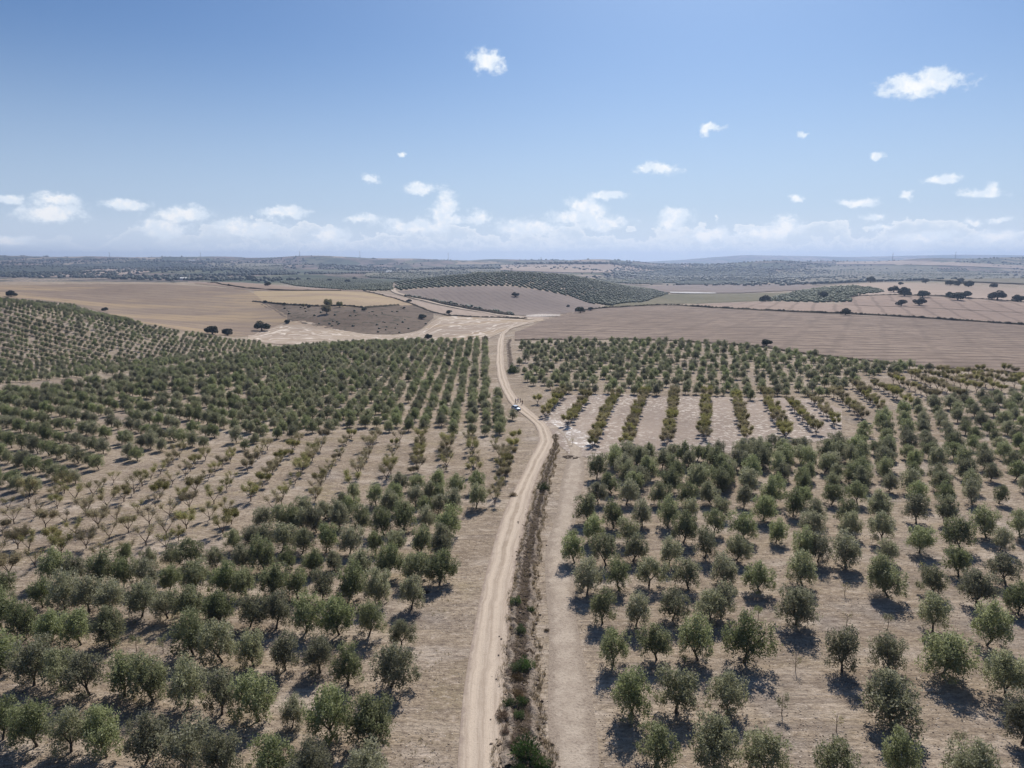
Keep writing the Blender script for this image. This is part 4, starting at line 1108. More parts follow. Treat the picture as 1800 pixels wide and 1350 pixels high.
for i in range(-30, 90):
    for j in range(-60, 60):
        if (i, j) in taken: continue
        w = np.array([i, j, 1.0]) @ coef + ra.normal(0, .35, 2)
        if w[1] < 40 or w[1] > 400: continue
        if in_poly(np.array([w[0]]), np.array([w[1]]), alW)[0] and ra.uniform() > 0.06:
            almonds.append((np.array([w[0], w[1], height(w[0], w[1])]), ra.uniform(.65, 1.15), int(ra.choice([0, 1, 2], p=[.25, .47, .28])), 'A', j, i))
ROWS_R = [((945, 710), (945, 710)), ((958, 735), (988, 698)), ((998, 750), (1032, 702)), ((1042, 787), (1082, 700)), ((1100, 790), (1132, 697)), ((1172, 785), (1186, 700)), ((1238, 775), (1242, 700)),
          ((1312, 775), (1294, 705)), ((1382, 772), (1344, 702)), ((1431, 763), (1387, 712)), ((1467, 750), (1426, 707)), ((1516, 740), (1467, 699)), ((1548, 725), (1500, 682)), ((1596, 715), (1539, 682)),
          ((1640, 706), (1571, 674)), ((1685, 704), (1602, 666)), ((1712, 690), (1632, 664)), ((1760, 690), (1655, 660)), ((1800, 686), (1690, 660)), ((1830, 680), (1722, 657)), ((1850, 668), (1765, 655))]
for ri, (a, b) in enumerate(ROWS_R):
    pa = P(*a)[:2]; pb = P(*b)[:2]; L_ = np.linalg.norm(pb - pa)
    n = max(1, int(round(L_ / (4.6 if ri < 9 else 5.6))) + 1)
    for k_ in range(n):
        w = pa + (pb - pa) * (k_ / max(1, n - 1)) + (ra.normal(0, .25, 2) if n > 1 else 0)
        almonds.append((np.array([w[0], w[1], height(w[0], w[1])]), ra.uniform(.8, 1.08), 2 if ra.uniform() < .92 else 1, 'B', ri + 1, k_ + 1))
# ragged ochre row close to the track on the left
for k_ in range(9):
    t = k_ / 8; w = P(905 - 35 * t, 778 + 108 * t)
    almonds.append((w, ra.uniform(.75, 1.05), 2 if k_ < 6 else 1, 'C', 1, k_ + 1))

almonds.sort(key=lambda a: a[0][1])
js = sorted({a[4] for a in almonds if a[3] == 'A'})
rank = {}
from collections import defaultdict
byrow = defaultdict(list)
for q, a in enumerate(almonds): byrow[(a[3], a[4])].append(q)
# rows of block A are numbered from the lower edge; within each row trees count from the left
for key_, ids in byrow.items():
    ids.sort(key=lambda q: almonds[q][0][0] / almonds[q][0][1] if key_[0] == 'A' else almonds[q][0][1])
    for n_, q in enumerate(ids): rank[q] = n_ + 1
jr = {j: n_ + 1 for n_, j in enumerate(sorted(js, reverse=True))}
alm_first = {}
bulk_alm = []
for q, a in enumerate(almonds):
    p_, s_, lf, bl, rw, _ = a
    xx, yy, _ = project(np.array([[p_[0], p_[1], p_[2] + 2]]))
    if not (-40 < xx[0] < 1840): continue
    if q >= 298: bulk_alm.append((p_, s_, lf)); continue
    look = {0: "nearly bare", 1: "thin brown", 2: "yellowing"}[lf]
    if bl == 'A': lab = "%s almond, %s from the left in the %s row up, left plot" % (look, ordw(rank[q]), ordw(jr[rw]))
    elif bl == 'B': lab = "%s ochre almond, %s from near end, %s row right of the track" % (look, ordw(rank[q]), ordw(rw))
    else: lab = "%s almond, %s from the near end of the ragged row left of the track" % (look, ordw(rank[q]))
    v_ = int(ra.integers(0, 4))
    e, tr, cr = place_tree("almond_tree", ALM[lf][v_], p_, ((s_ * .90, s_ * .90, s_ * .82) if bl != 'B' else (s_ * .92, s_ * .92, s_ * .86)), ra.uniform(0, 6.28), lab, "almond tree",
                           "almond trees left of the track" if bl != 'B' else "ochre almond rows right of the track", "leaves", "branches")
    if lf == 2: alm_first[v_] = (tr, cr)
if bulk_alm:
    grove("almond_grove", [(a, b) for a, b, c in bulk_alm], [alm_first[k_] for k_ in sorted(alm_first)], "ochre almond trees in thin rows below the ploughed field", "almond trees")

# ------------------------------------------------------------------ holm oaks and lone trees, each one placed
OAKS = [  # base px, base py, crown width in photo px, label
    (460, 582, 27, "large dark round oak at the foot of the golden slope"), (505, 569, 11, "small dark oak on the left end of the scrubby bank"), (373, 588, 25, "dark oak at the right end of the far left orchard, bigger of two"),
    (400, 590, 20, "dark round oak just right of the bigger one by the far left orchard"), (185, 547, 11, "small dark oak on the crest of the far left orchard"), (20, 522, 18, "low dark oak at the left edge on the orchard crest"),
    (742, 561, 15, "dark oak at the right foot of the scrubby bank"), (789, 552, 11, "round dark oak beside the hedge in the valley"), (906, 522, 13, "round dark oak alone on the mauve slope"),
    (753, 596, 14, "dark tree on the edge of the stubble field behind the olives"), (1020, 550, 18, "dark oak at the corner of the ploughed field by the hedge"), (1038, 546, 10, "smaller bushy oak right of the hedge corner oak"),
    (999, 540, 7, "tiny dark bush on the lower mauve slope"), (1486, 554, 19, "dark oak standing on the hedge line between ploughed fields"), (1347, 608, 20, "low dark oak on the edge of the ploughed field above the olives"),
    (1447, 524, 18, "dark oak inside the small orchard on the right hill"), (1345, 530, 18, "dark round oak at the top of the banded field"), (1530, 497, 17, "low flat oak on the right hilltop skyline"),
    (1583, 501, 9, "small oak on the hilltop field edge"), (1627, 498, 12, "upright dark oak on the right hilltop skyline"), (1571, 514, 18, "dark oak left of the pair above the reddish field"),
    (1590, 521, 25, "largest dark oak of the cluster above the reddish field"), (1622, 523, 21, "dark oak right of the cluster above the reddish field"), (1584, 538, 18, "left of two low oaks inside the banded field"),
    (1616, 537, 21, "right of two low oaks inside the banded field"), (1670, 524, 17, "dark oak at the left of the merged clump of three on the hedge"), (1683, 528, 24, "foremost dark oak of the merged clump of three"),
    (1697, 524, 20, "dark oak at the right of the merged clump of three"), (1753, 528, 27, "big round dark oak near the right edge on the hedge"), (1789, 531, 20, "dark oak at the far right on the hedge"),
    (1670, 502, 16, "dark oak in the hilltop row, leftmost of the group of four"), (1684, 503, 14, "dark oak second in the hilltop row group"), (1688, 496, 12, "smaller oak behind the hilltop row group"),
    (1702, 505, 18, "low dark oak at the right end of the hilltop row group"), (1746, 506, 13, "round dark oak alone on the right hilltop"), (471, 503, 12, "dark oak above the straw field near the green orchard"),
    (402, 503, 6, "tiny dark oak on the thin hedge line"), (348, 494, 10, "small oak on the skyline of the brown field"), (442, 494, 16, "blue-green clump of oak beyond the brown field"),
    (467, 533, 8, "small tree at the left end of the scrub line"), (499, 537, 8, "dark bush on the top of the scrub bank"), (543, 541, 8, "brownish bush on the bank top"), (640, 546, 9, "grey bush on the bank slope right of centre"),
    (710, 543, 6, "small dark bush near the right of the bank"), (719, 532, 10, "bushy tree where the hedge meets the valley track"), (1003, 596, 8, "small bush at the edge of the upper olives"),
    (611, 497, 10, "dark tree in the green orchard of the valley"), (579, 495, 8, "small dark tree in the green valley orchard"),
]
for n_, (x_, y_, w_, lab) in enumerate(OAKS):
    p_ = P(x_, y_)
    dep = p_[1] * math.cos(PITCH) + (CAM_H - p_[2]) * math.sin(PITCH)
    wm = w_ * dep / FPX / 6.6
    place_tree("holm_oak", OAK[n_ % 4], p_, (wm, wm, wm * 0.82), rng.uniform(0, 6.28), lab, "oak tree", "dark oaks scattered over the fields")
AUT = oak_meshes(9, M_ALM_DRY)
# golden poplar-like tree on the bank
YB = [(577, 540, 12, "tall pale-brown autumn tree on the scrub bank"), (574, 552, 13, "golden autumn tree standing in the scrub bank"), (597, 541, 9, "brown autumn tree right of the golden one"), (533, 540, 5, "thin bare tree on the bank top")]
for (x_, y_, w_, lab) in YB:
    p_ = P(x_, y_); dep = p_[1]
    wm = w_ * dep / FPX / 3.2
    place_tree("autumn_tree", AUT, p_, (wm * .55, wm * .55, wm * 0.8), 1.0, lab, "tree", "autumn trees on the scrub bank", "leaves", "branches")

# ------------------------------------------------------------------ ditch shrubs
SHR = [(924, 1330, 22, 1, "big bright green shrub in the ditch at the bottom of the view"), (951, 1352, 15, 1, "green shrub right of the big ditch shrub"), (908, 1180, 11, 1, "green shrub on the track edge of the ditch"),
       (925, 1176, 13, 1, "round green shrub at the widest part of the ditch"), (907, 1196, 11, 0, "reddish dry shrub between two green ones in the ditch"), (909, 1225, 12, 0, "brown dry shrub in the lower ditch"),
       (896, 1240, 10, 1, "small green shrub at the left of the lower ditch"), (918, 1240, 10, 1, "green shrub near the dry brown one"), (884, 1262, 11, 0, "dark brown dry shrub overhanging the track edge"),
       (912, 1262, 9, 1, "low green plant in the ditch below the dry shrub"), (908, 1062, 9, 1, "grey-green shrub in the upper ditch"), (915, 1112, 9, 1, "green plant with dark shade in the middle ditch"),
       (933, 1075, 6, 1, "tiny green plant on the far side of the ditch"), (956, 862, 9, 1, "green bush at the narrow top of the ditch"), (900, 1315, 9, 0, "dry shrub left of the big green one"),
       (914, 1358, 12, 1, "green shrub cut by the bottom edge left of the ditch"), (890, 1290, 8, 0, "small dry shrub on the lip of the track"), (902, 872, 6, 0, "dark dry tuft left of the track"),
       (749, 1042, 5, 0, "small dark tuft on bare ground left of the track"), (961, 1109, 4, 0, "small brown tuft right of the ditch"), (902, 655, 9, 1, "bush beside the upper track bend"), (930, 1150, 8, 0, "dry grass tuft in the ditch bottom")]


def shrub_mesh(i, green):
    r = np.random.default_rng(700 + i)
    n = 1500; d = r.normal(size=(n, 3)); d[:, 2] = np.abs(d[:, 2]); d /= np.linalg.norm(d, axis=1)[:, None]
    C = d * (r.uniform(0.05, 1, n) ** 0.5)[:, None] * np.array([1, 1, 1.05]) * (1 + 0.2 * np.sin(6 * d[:, :1] + i))
    a = d + r.normal(0, .35, d.shape); a /= np.linalg.norm(a, axis=1)[:, None]
    b = np.cross(a, r.normal(size=d.shape)); b /= np.linalg.norm(b, axis=1)[:, None]
    s = r.uniform(.05, .15, (n, 1))
    V = np.stack([C - a * s, C + b * s * .22, C + a * s, C - b * s * .22], 1).reshape(-1, 3)
    return mesh_np("shrub", V, np.arange(4 * n).reshape(-1, 4), [M_SHRUB if green else M_DRYSHRUB])


SH = {g_: [shrub_mesh(i + 5 * g_, g_) for i in range(3)] for g_ in (0, 1)}
for n_, (x_, y_, w_, g_, lab) in enumerate(SHR):
    p_ = P(x_, y_); dep = p_[1] * math.cos(PITCH) + 50 * math.sin(PITCH); s_ = 1.3 * w_ * dep / FPX
    o = add("ditch_shrub" if g_ else "dry_shrub", SH[g_][n_ % 3], loc=(p_[0], p_[1], p_[2] - 0.05 * s_), label=lab, cat="shrub", group="shrubs along the track")
    o.scale = (s_, s_, s_ * (1.25 if g_ else .9)); o.rotation_euler = (0, 0, rng.uniform(0, 6.28))

# low weeds and clods filling the ditch, and loose stones in the orchards
def scatter_mesh(name, C, size, mats, seed, label, flat=0.6):
    r = np.random.default_rng(seed); n = len(C)
    base = np.array([(1, 0, 0), (0, 1, 0), (-1, 0, 0), (0, -1, 0), (0, 0, 1), (0, 0, -.6)], float)
    tri = np.array([(0, 1, 4), (1, 2, 4), (2, 3, 4), (3, 0, 4), (1, 0, 5), (2, 1, 5), (3, 2, 5), (0, 3, 5)])
    jitv = base[None] * r.uniform(.6, 1.3, (n, 6, 1)) * np.array([1, 1, flat]) * (size * r.uniform(.5, 1.6, n))[:, None, None]
    a = r.uniform(0, 6.28, n); ca = np.cos(a)[:, None]; sa = np.sin(a)[:, None]
    x = jitv[:, :, 0] * ca - jitv[:, :, 1] * sa; y = jitv[:, :, 0] * sa + jitv[:, :, 1] * ca
    V = np.stack([x, y, jitv[:, :, 2]], -1) + C[:, None, :]
    F = (tri[None] + (np.arange(n) * 6)[:, None, None]).reshape(-1, 3)
    mi = np.repeat(r.integers(0, len(mats), n), 8)
    return add(name, mesh_np(name, V.reshape(-1, 3), F, mats, False, mi), kind='stuff', label=label)


def plain(name, c, rough=0.9, metallic=0.0, spec=0.2, var=0.25):
    m, T = mat(name); g = T.n('ShaderNodeNewGeometry')
    nz = T.noise(g.outputs['Position'], 6.0, 3, 0.6)
    cc = T.mix(T.step(nz, 0.3, 0.7), tuple(x * (1 - var) for x in c), tuple(min(1, x * (1 + var)) for x in c))
    return finish(m, T, cc, rough, None, spec=spec, metallic=metallic)


rs = np.random.default_rng(31)
n = 26000
Ys = 55 + 130 * rs.uniform(size=n) ** 1.6; Xs = rs.uniform(-.8, .8, n) * (Ys + 12)
clump = np.sin(Xs * .31 + 1.2 * np.sin(Ys * .17)) + np.sin(Ys * .43 + Xs * .09)
ok = clump > -0.3; Xs = Xs[ok]; Ys = Ys[ok]
xp, yp, _ = project(np.c_[Xs, Ys, np.zeros(len(Xs))])
cxp = np.interp(Ys, tr_c[:, 1], tr_c[:, 0])
ok = np.abs(Xs - cxp) > 3.0
C = np.c_[Xs[ok], Ys[ok], height(Xs[ok], Ys[ok]) + 0.01]
scatter_mesh("loose_stones", C, 0.085, [plain("pale_stone", (0.50, 0.43, 0.36)), plain("tan_stone", (0.38, 0.31, 0.25)), plain("dark_clod", (0.16, 0.12, 0.095))], 5, "loose pale stones and clods strewn over the orchard soil")
n = 2600
t = rs.uniform(0, 1, n) ** 1.4; q = (t * (len(dt_c) - 1)).astype(int)
tan = np.gradient(dt_c, axis=0); tan /= np.linalg.norm(tan, axis=1)[:, None]
off_ = rs.normal(0, .30, n) * w_d[q]
Xs = dt_c[q, 0] + tan[q, 1] * off_; Ys = dt_c[q, 1] - tan[q, 0] * off_
C = np.c_[Xs, Ys, height(Xs, Ys) + rs.uniform(-.25, .2, n)]
scatter_mesh("ditch_clods", C, 0.20, [plain("wet_clod", (0.085, 0.062, 0.048)), plain("brown_clod", (0.15, 0.11, 0.082)), plain("light_clod", (0.27, 0.21, 0.16))], 6, "crumbled dark clods heaped along the ditch")


M_DITCHGRASS = leaf_material('ditch_dry_grass', (0.16, 0.12, 0.07), (0.27, 0.21, 0.12), (0.38, 0.31, 0.19), 0.3)


def weeds(name, C, h, material, label, seed):
    r = np.random.default_rng(seed); n = len(C); k_ = 7
    base = np.repeat(C, k_, 0) + np.c_[r.normal(0, .09, (n * k_, 2)), np.zeros(n * k_)]
    a = r.uniform(0, 6.28, n * k_); lean = np.c_[np.cos(a), np.sin(a), np.full(n * k_, 1.6)] * (h * r.uniform(.4, 1.2, n * k_))[:, None] * .6
    side = np.c_[-np.sin(a), np.cos(a), np.zeros(n * k_)] * .022
    V = np.stack([base - side, base + side, base + lean + side * .3, base + lean - side * .3], 1).reshape(-1, 3)
    return add(name, mesh_np(name, V, np.arange(4 * n * k_).reshape(-1, 4), [material]), kind='stuff', label=label)


n = 4200
t = rs.uniform(0, 1, n) ** 1.3; q = (t * (len(dt_c) - 1)).astype(int); off_ = rs.uniform(-.62, .68, n) * w_d[q]
Xs = dt_c[q, 0] + tan[q, 1] * off_; Ys = dt_c[q, 1] - tan[q, 0] * off_
weeds("ditch_grass", np.c_[Xs, Ys, height(Xs, Ys)], .45, M_DITCHGRASS, "thin dry grass along both lips of the ditch", 8)
n = 2600
Ys = 56 + 60 * rs.uniform(size=n); Xs = -8 - rs.uniform(size=n) * (Ys * .8)
ok = (np.sin(Xs * .5) * np.sin(Ys * .38 + 2) > .1)
M_STRAW = leaf_material("straw_grass", (0.22, 0.17, 0.085), (0.30, 0.245, 0.12), (0.38, 0.32, 0.18), 0.3)
weeds("straw_weeds", np.c_[Xs[ok], Ys[ok], height(Xs[ok], Ys[ok])], .28, M_STRAW, "sparse straw coloured weeds between the left olives", 9)

# ------------------------------------------------------------------ distant trees as low clumps
def blobs(name, pts, size, mats, seed, label, tall=0.85):
    r = np.random.default_rng(seed); n = len(pts)
    bm = bmesh.new(); bmesh.ops.create_icosphere(bm, subdivisions=1, radius=1.0)
    bv = np.array([v.co[:] for v in bm.verts]); bf = np.array([[v.index for v in f.verts] for f in bm.faces]); bm.free()
    V = bv[None] * r.uniform(.7, 1.25, (n, len(bv), 1))
    V[:, :, 2] = np.maximum(V[:, :, 2], -.55) * tall
    s = (size * r.uniform(.65, 1.3, n))[:, None, None]
    V = V * s; V[:, :, 2] += (0.45 * tall * s[:, :, 0])
    V = V + pts[:, None, :]
    F = (bf[None] + (np.arange(n) * len(bv))[:, None, None]).reshape(-1, 3)
    mi = np.repeat(r.integers(0, len(mats), n), len(bf))
    return add(name, mesh_np(name, V.reshape(-1, 3), F, mats, False, mi), kind='stuff', label=label)


hill_poly = [(690, 497), (720, 492), (760, 489.5), (830, 480.5), (900, 478.5), (960, 483), (1050, 490), (1100, 502), (1175, 517), (1135, 531), (1075, 538), (1040, 534), (1000, 521), (950, 510), (900, 503.5), (860, 503), (790, 504.5), (740, 507), (700, 511)]
h_, _ = lattice(hill_poly, -14, 9.0, 70, 6.5, seed=41, jit=0.5, drop=.04)
blobs("hilltop_olives", h_, 2.5, [M_FAR_OLIVE], 42, "rows of olives combed over the rounded hill in the centre")
g1, _ = lattice([(490, 496), (560, 490), (620, 489), (690, 497), (690, 511), (640, 511), (600, 509), (520, 503)], 20, 7.5, 100, 6.0, seed=43, drop=.05)
blobs("valley_orchard", g1, 2.4, [M_FAR_OLIVE], 44, "green orchard on the valley floor left of the winding track")
g2, _ = lattice([(1330, 530), (1370, 520), (1400, 513), (1450, 506), (1500, 503), (1560, 513), (1490, 522), (1500, 531), (1440, 532)], 10, 8.5, 100, 7.0, seed=45, drop=.08)
blobs("right_hill_orchard", g2, 2.6, [M_FAR_OLIVE], 46, "small orchard on the right hill left of the oaks")
g3 = None
# forest clumps and groves on the far hills
rf = np.random.default_rng(51)


def far_scatter(n, xr, yr, fn=None):
    px = rf.uniform(*xr, n); Yd = np.exp(rf.uniform(math.log(yr[0]), math.log(yr[1]), n))
    X = (px - 900) / FPX * Yd * .985
    m_ = np.sin(X / 160 + 2 * np.sin(Yd / 310)) + np.sin(Yd / 130 + X / 270) + rf.normal(0, .5, n)
    ok = m_ > (.35 if fn is None else fn)
    return np.c_[X[ok], Yd[ok], height(X[ok], Yd[ok])]


far = [far_scatter(9000, (-80, 1880), (2100, 5900), .5), far_scatter(5200, (1080, 1460), (2900, 5300), -1.2), far_scatter(4200, (-60, 520), (2600, 5200), -.7), far_scatter(2500, (560, 900), (2500, 4200), .3)]
blobs("distant_woods", np.concatenate(far), 6.5, [M_FAR], 52, "bluish woods and scrub covering the far hills")
far_groves = []
for poly, a1, a2, sp in [([(360, 472), (500, 467), (495, 477), (420, 479)], -28, 80, 17), ([(640, 487), (780, 474), (900, 476), (850, 483), (720, 492)], -30, 70, 17), ([(1360, 486), (1500, 473), (1520, 480), (1400, 492)], 25, 95, 17),
                         ([(1050, 492), (1180, 488), (1200, 496), (1080, 498)], -35, 70, 16), ([(1500, 478), (1700, 472), (1780, 486), (1560, 492)], 20, 95, 18)]:
    try:
        q_, _ = lattice(poly, a1, sp, a2, sp * .6, seed=60 + len(far_groves), drop=.1, jit=1.2)
        if len(q_) > 5000: q_ = q_[::len(q_) // 5000 + 1]
        far_groves.append(q_)
    except Exception as ex: print("grove", ex)
blobs("distant_orchards", np.concatenate(far_groves), 4.2, [M_FAR_OLIVE], 61, "faint dotted orchard rows on the far hillsides")
# tree line on the far pale field ridge
px = rf.uniform(905, 1110, 120); py = np.full(120, 463.6) + rf.uniform(-.5, 1.2, 120)
tl = hit(px, py)
tl = tl[tl[:, 1] < 6900]
blobs("ridge_tree_line", tl, 11, [M_FAR], 62, "dark line of trees along the ridge above the far pale field")

bx = rf.uniform(462, 762, 75); by = rf.uniform(537, 588, 75)
kb = in_poly(bx, by, [(462, 534), (560, 542), (700, 539), (760, 553), (745, 577), (700, 586), (640, 584), (550, 570), (500, 552)])
blobs("bank_bushes", hit(bx[kb], by[kb]), 1.3, [M_FAR], 63, "low dark bushes dotted over the scrubby bank")
hx = rf.uniform(705, 905, 70); hy = 521 + (hx - 715) / 185 * 33 + rf.uniform(-1.5, 1, 70)
blobs("hedge_bushes", hit(hx, hy), 2.6, [M_FAR], 64, "bushes of the hedge below the mauve slope")
fx = rf.uniform(60, 480, 60); fy = np.interp(fx, [0, 120, 240, 330, 480], [484, 486, 489, 490, 497]) + rf.uniform(-4, 2, 60)
blobs("field_edge_trees", hit(fx, fy), 5.5, [M_FAR], 65, "round dark trees along the valley beyond the brown field")

# ------------------------------------------------------------------ farm buildings far off
M_WHITE = plain("white_wall", (0.78, 0.76, 0.72), 0.8, var=.05)
M_TILE = plain("roof_tile", (0.42, 0.20, 0.13), 0.85)
M_DARK = plain("window_dark", (0.03, 0.035, 0.04), 0.3)


def box(B, c, s, mi=0, rot=0.0):
    v = np.array([(x, y, z) for x in (-.5, .5) for y in (-.5, .5) for z in (-.5, .5)]) * np.array(s)
    f = np.array([(0, 1, 3, 2), (4, 6, 7, 5), (0, 4, 5, 1), (2, 3, 7, 6), (0, 2, 6, 4), (1, 5, 7, 3)])
    if rot: v = v @ np.array([[math.cos(rot), math.sin(rot), 0], [-math.sin(rot), math.cos(rot), 0], [0, 0, 1]])
    B.put(v + np.array(c), f, mi)


for (x_, y_, w_, lab) in [(684, 479, 24, "white farmhouse among the far orchards left of the hill"), (338, 459, 46, "long white farm building on the far left skyline"), (325, 492.5, 22, "pale shed beyond the brown field")]:
    p_ = P(x_, y_)
    if p_[1] > 6500: p_ = P(x_, y_ + 2)
    e = add("farmhouse", None, loc=p_ + np.array([0, -4, 0]), label=lab, cat="farmhouse", group="far farm buildings")
    b_ = Bag(); box(b_, (0, 0, 2.6), (w_, 10, 7)); add("wall", b_.build("wall", [M_WHITE]), e)
    b_ = Bag(); v = np.array([(-w_ / 2 - .6, -5.8, 6), (w_ / 2 + .6, -5.8, 6), (w_ / 2 + .6, 5.8, 6), (-w_ / 2 - .6, 5.8, 6), (-w_ / 2 - .6, 0, 8.6), (w_ / 2 + .6, 0, 8.6)])
    b_.put(v, np.array([(0, 1, 5, 4), (2, 3, 4, 5), (0, 4, 3, 3), (1, 2, 5, 5)])[:2]); b_.put(v[[0, 1, 2, 3]] + (0, 0, .02), [(0, 1, 2, 3)])
    add("roof", b_.build("roof", [M_WHITE]), e)
    for k_ in range(3):
        b_ = Bag(); box(b_, (-w_ / 3 + k_ * w_ / 3, -5.03, 3.2), (1.6, .1, 1.8)); add("window", b_.build("window", [M_DARK]), e)

# ------------------------------------------------------------------ pylons on the skyline
M_STEEL = plain("grey_steel", (0.22, 0.24, 0.26), 0.5, metallic=.4)


def pylon(px, ybase, ytop, Y, lab):
    X = (px - 900) / FPX * Y * .985
    z0 = float(height(X, Y)); ztop = zrow(Y, ytop)
    H_ = max(18.0, ztop - z0)
    e = add("electricity_pylon", None, loc=(X, Y, z0 - .5), label=lab, cat="pylon", group="pylons on the skyline")
    B = Bag()
    w = 2.1
    for sx in (-1, 1):
        for sy in (-1, 1): B.put(*tube([(sx * w, sy * w, 0), (sx * .5, sy * .5, H_ * .7), (sx * .35, sy * .35, H_)], [.55, .45, .35], 4))
    for k_ in range(7):
        a = H_ * k_ / 8; b = H_ * (k_ + 1) / 8; wa = w - (w - .4) * k_ / 8; wb = w - (w - .4) * (k_ + 1) / 8
        for s in (-1, 1): B.put(*tube([(-wa * s, -wa, a), (wb * s, -wb, b)], [.16, .16], 3)); B.put(*tube([(-wa * s, wa, a), (wb * s, wb, b)], [.16, .16], 3))
    add("mast", B.build("mast", [M_STEEL]), e)
    for zz, ww in ((.97, 4.5), (.86, 6.5), (.76, 5.0)):
        B = Bag(); B.put(*tube([(-ww, 0, H_ * zz), (0, 0, H_ * zz + .9), (ww, 0, H_ * zz)], [.2, .45, .2], 4)); add("crossarm", B.build("crossarm", [M_STEEL]), e)


for px_, yt, Yd, lab in [(193, 443, 5600, "faint pylon on the skyline, leftmost of all"), (353, 443, 5600, "faint pylon on the far left skyline, second from left"), (527, 441, 5300, "thin pylon on the low hill summit left of centre"),
                         (633, 441, 5200, "thin pylon on the skyline right of the low hill summit"), (788, 444, 5200, "thin pylon on the skyline above the central track"), (951, 452, 4400, "tiny pylon above the tree line on the far ridge"),
                         (1569, 444, 5300, "pylon on the right skyline, left of the last two"), (1679, 442, 5300, "rightmost pylon on the right skyline")]:
    pylon(px_, 0, yt, Yd, lab)

# ------------------------------------------------------------------ parked car
M_PAINT = plain("silver_white_paint", (0.50, 0.57, 0.66), 0.28, metallic=0.35, spec=.5, var=.03)
M_GLASS = plain("car_glass", (0.015, 0.022, 0.03), 0.06, spec=.7, var=.1)
M_RUB = plain("tyre_rubber", (0.02, 0.02, 0.021), .85)
M_ALLOY = plain("alloy", (0.45, 0.46, 0.48), .35, metallic=.8)
M_LAMP = plain("lamp_glass", (0.75, 0.78, 0.80), .15, spec=.6, var=.05)
M_TRIM = plain("dark_trim", (0.03, 0.03, 0.033), .6)
M_RED = plain("red_lens", (0.35, 0.02, 0.02), .25)


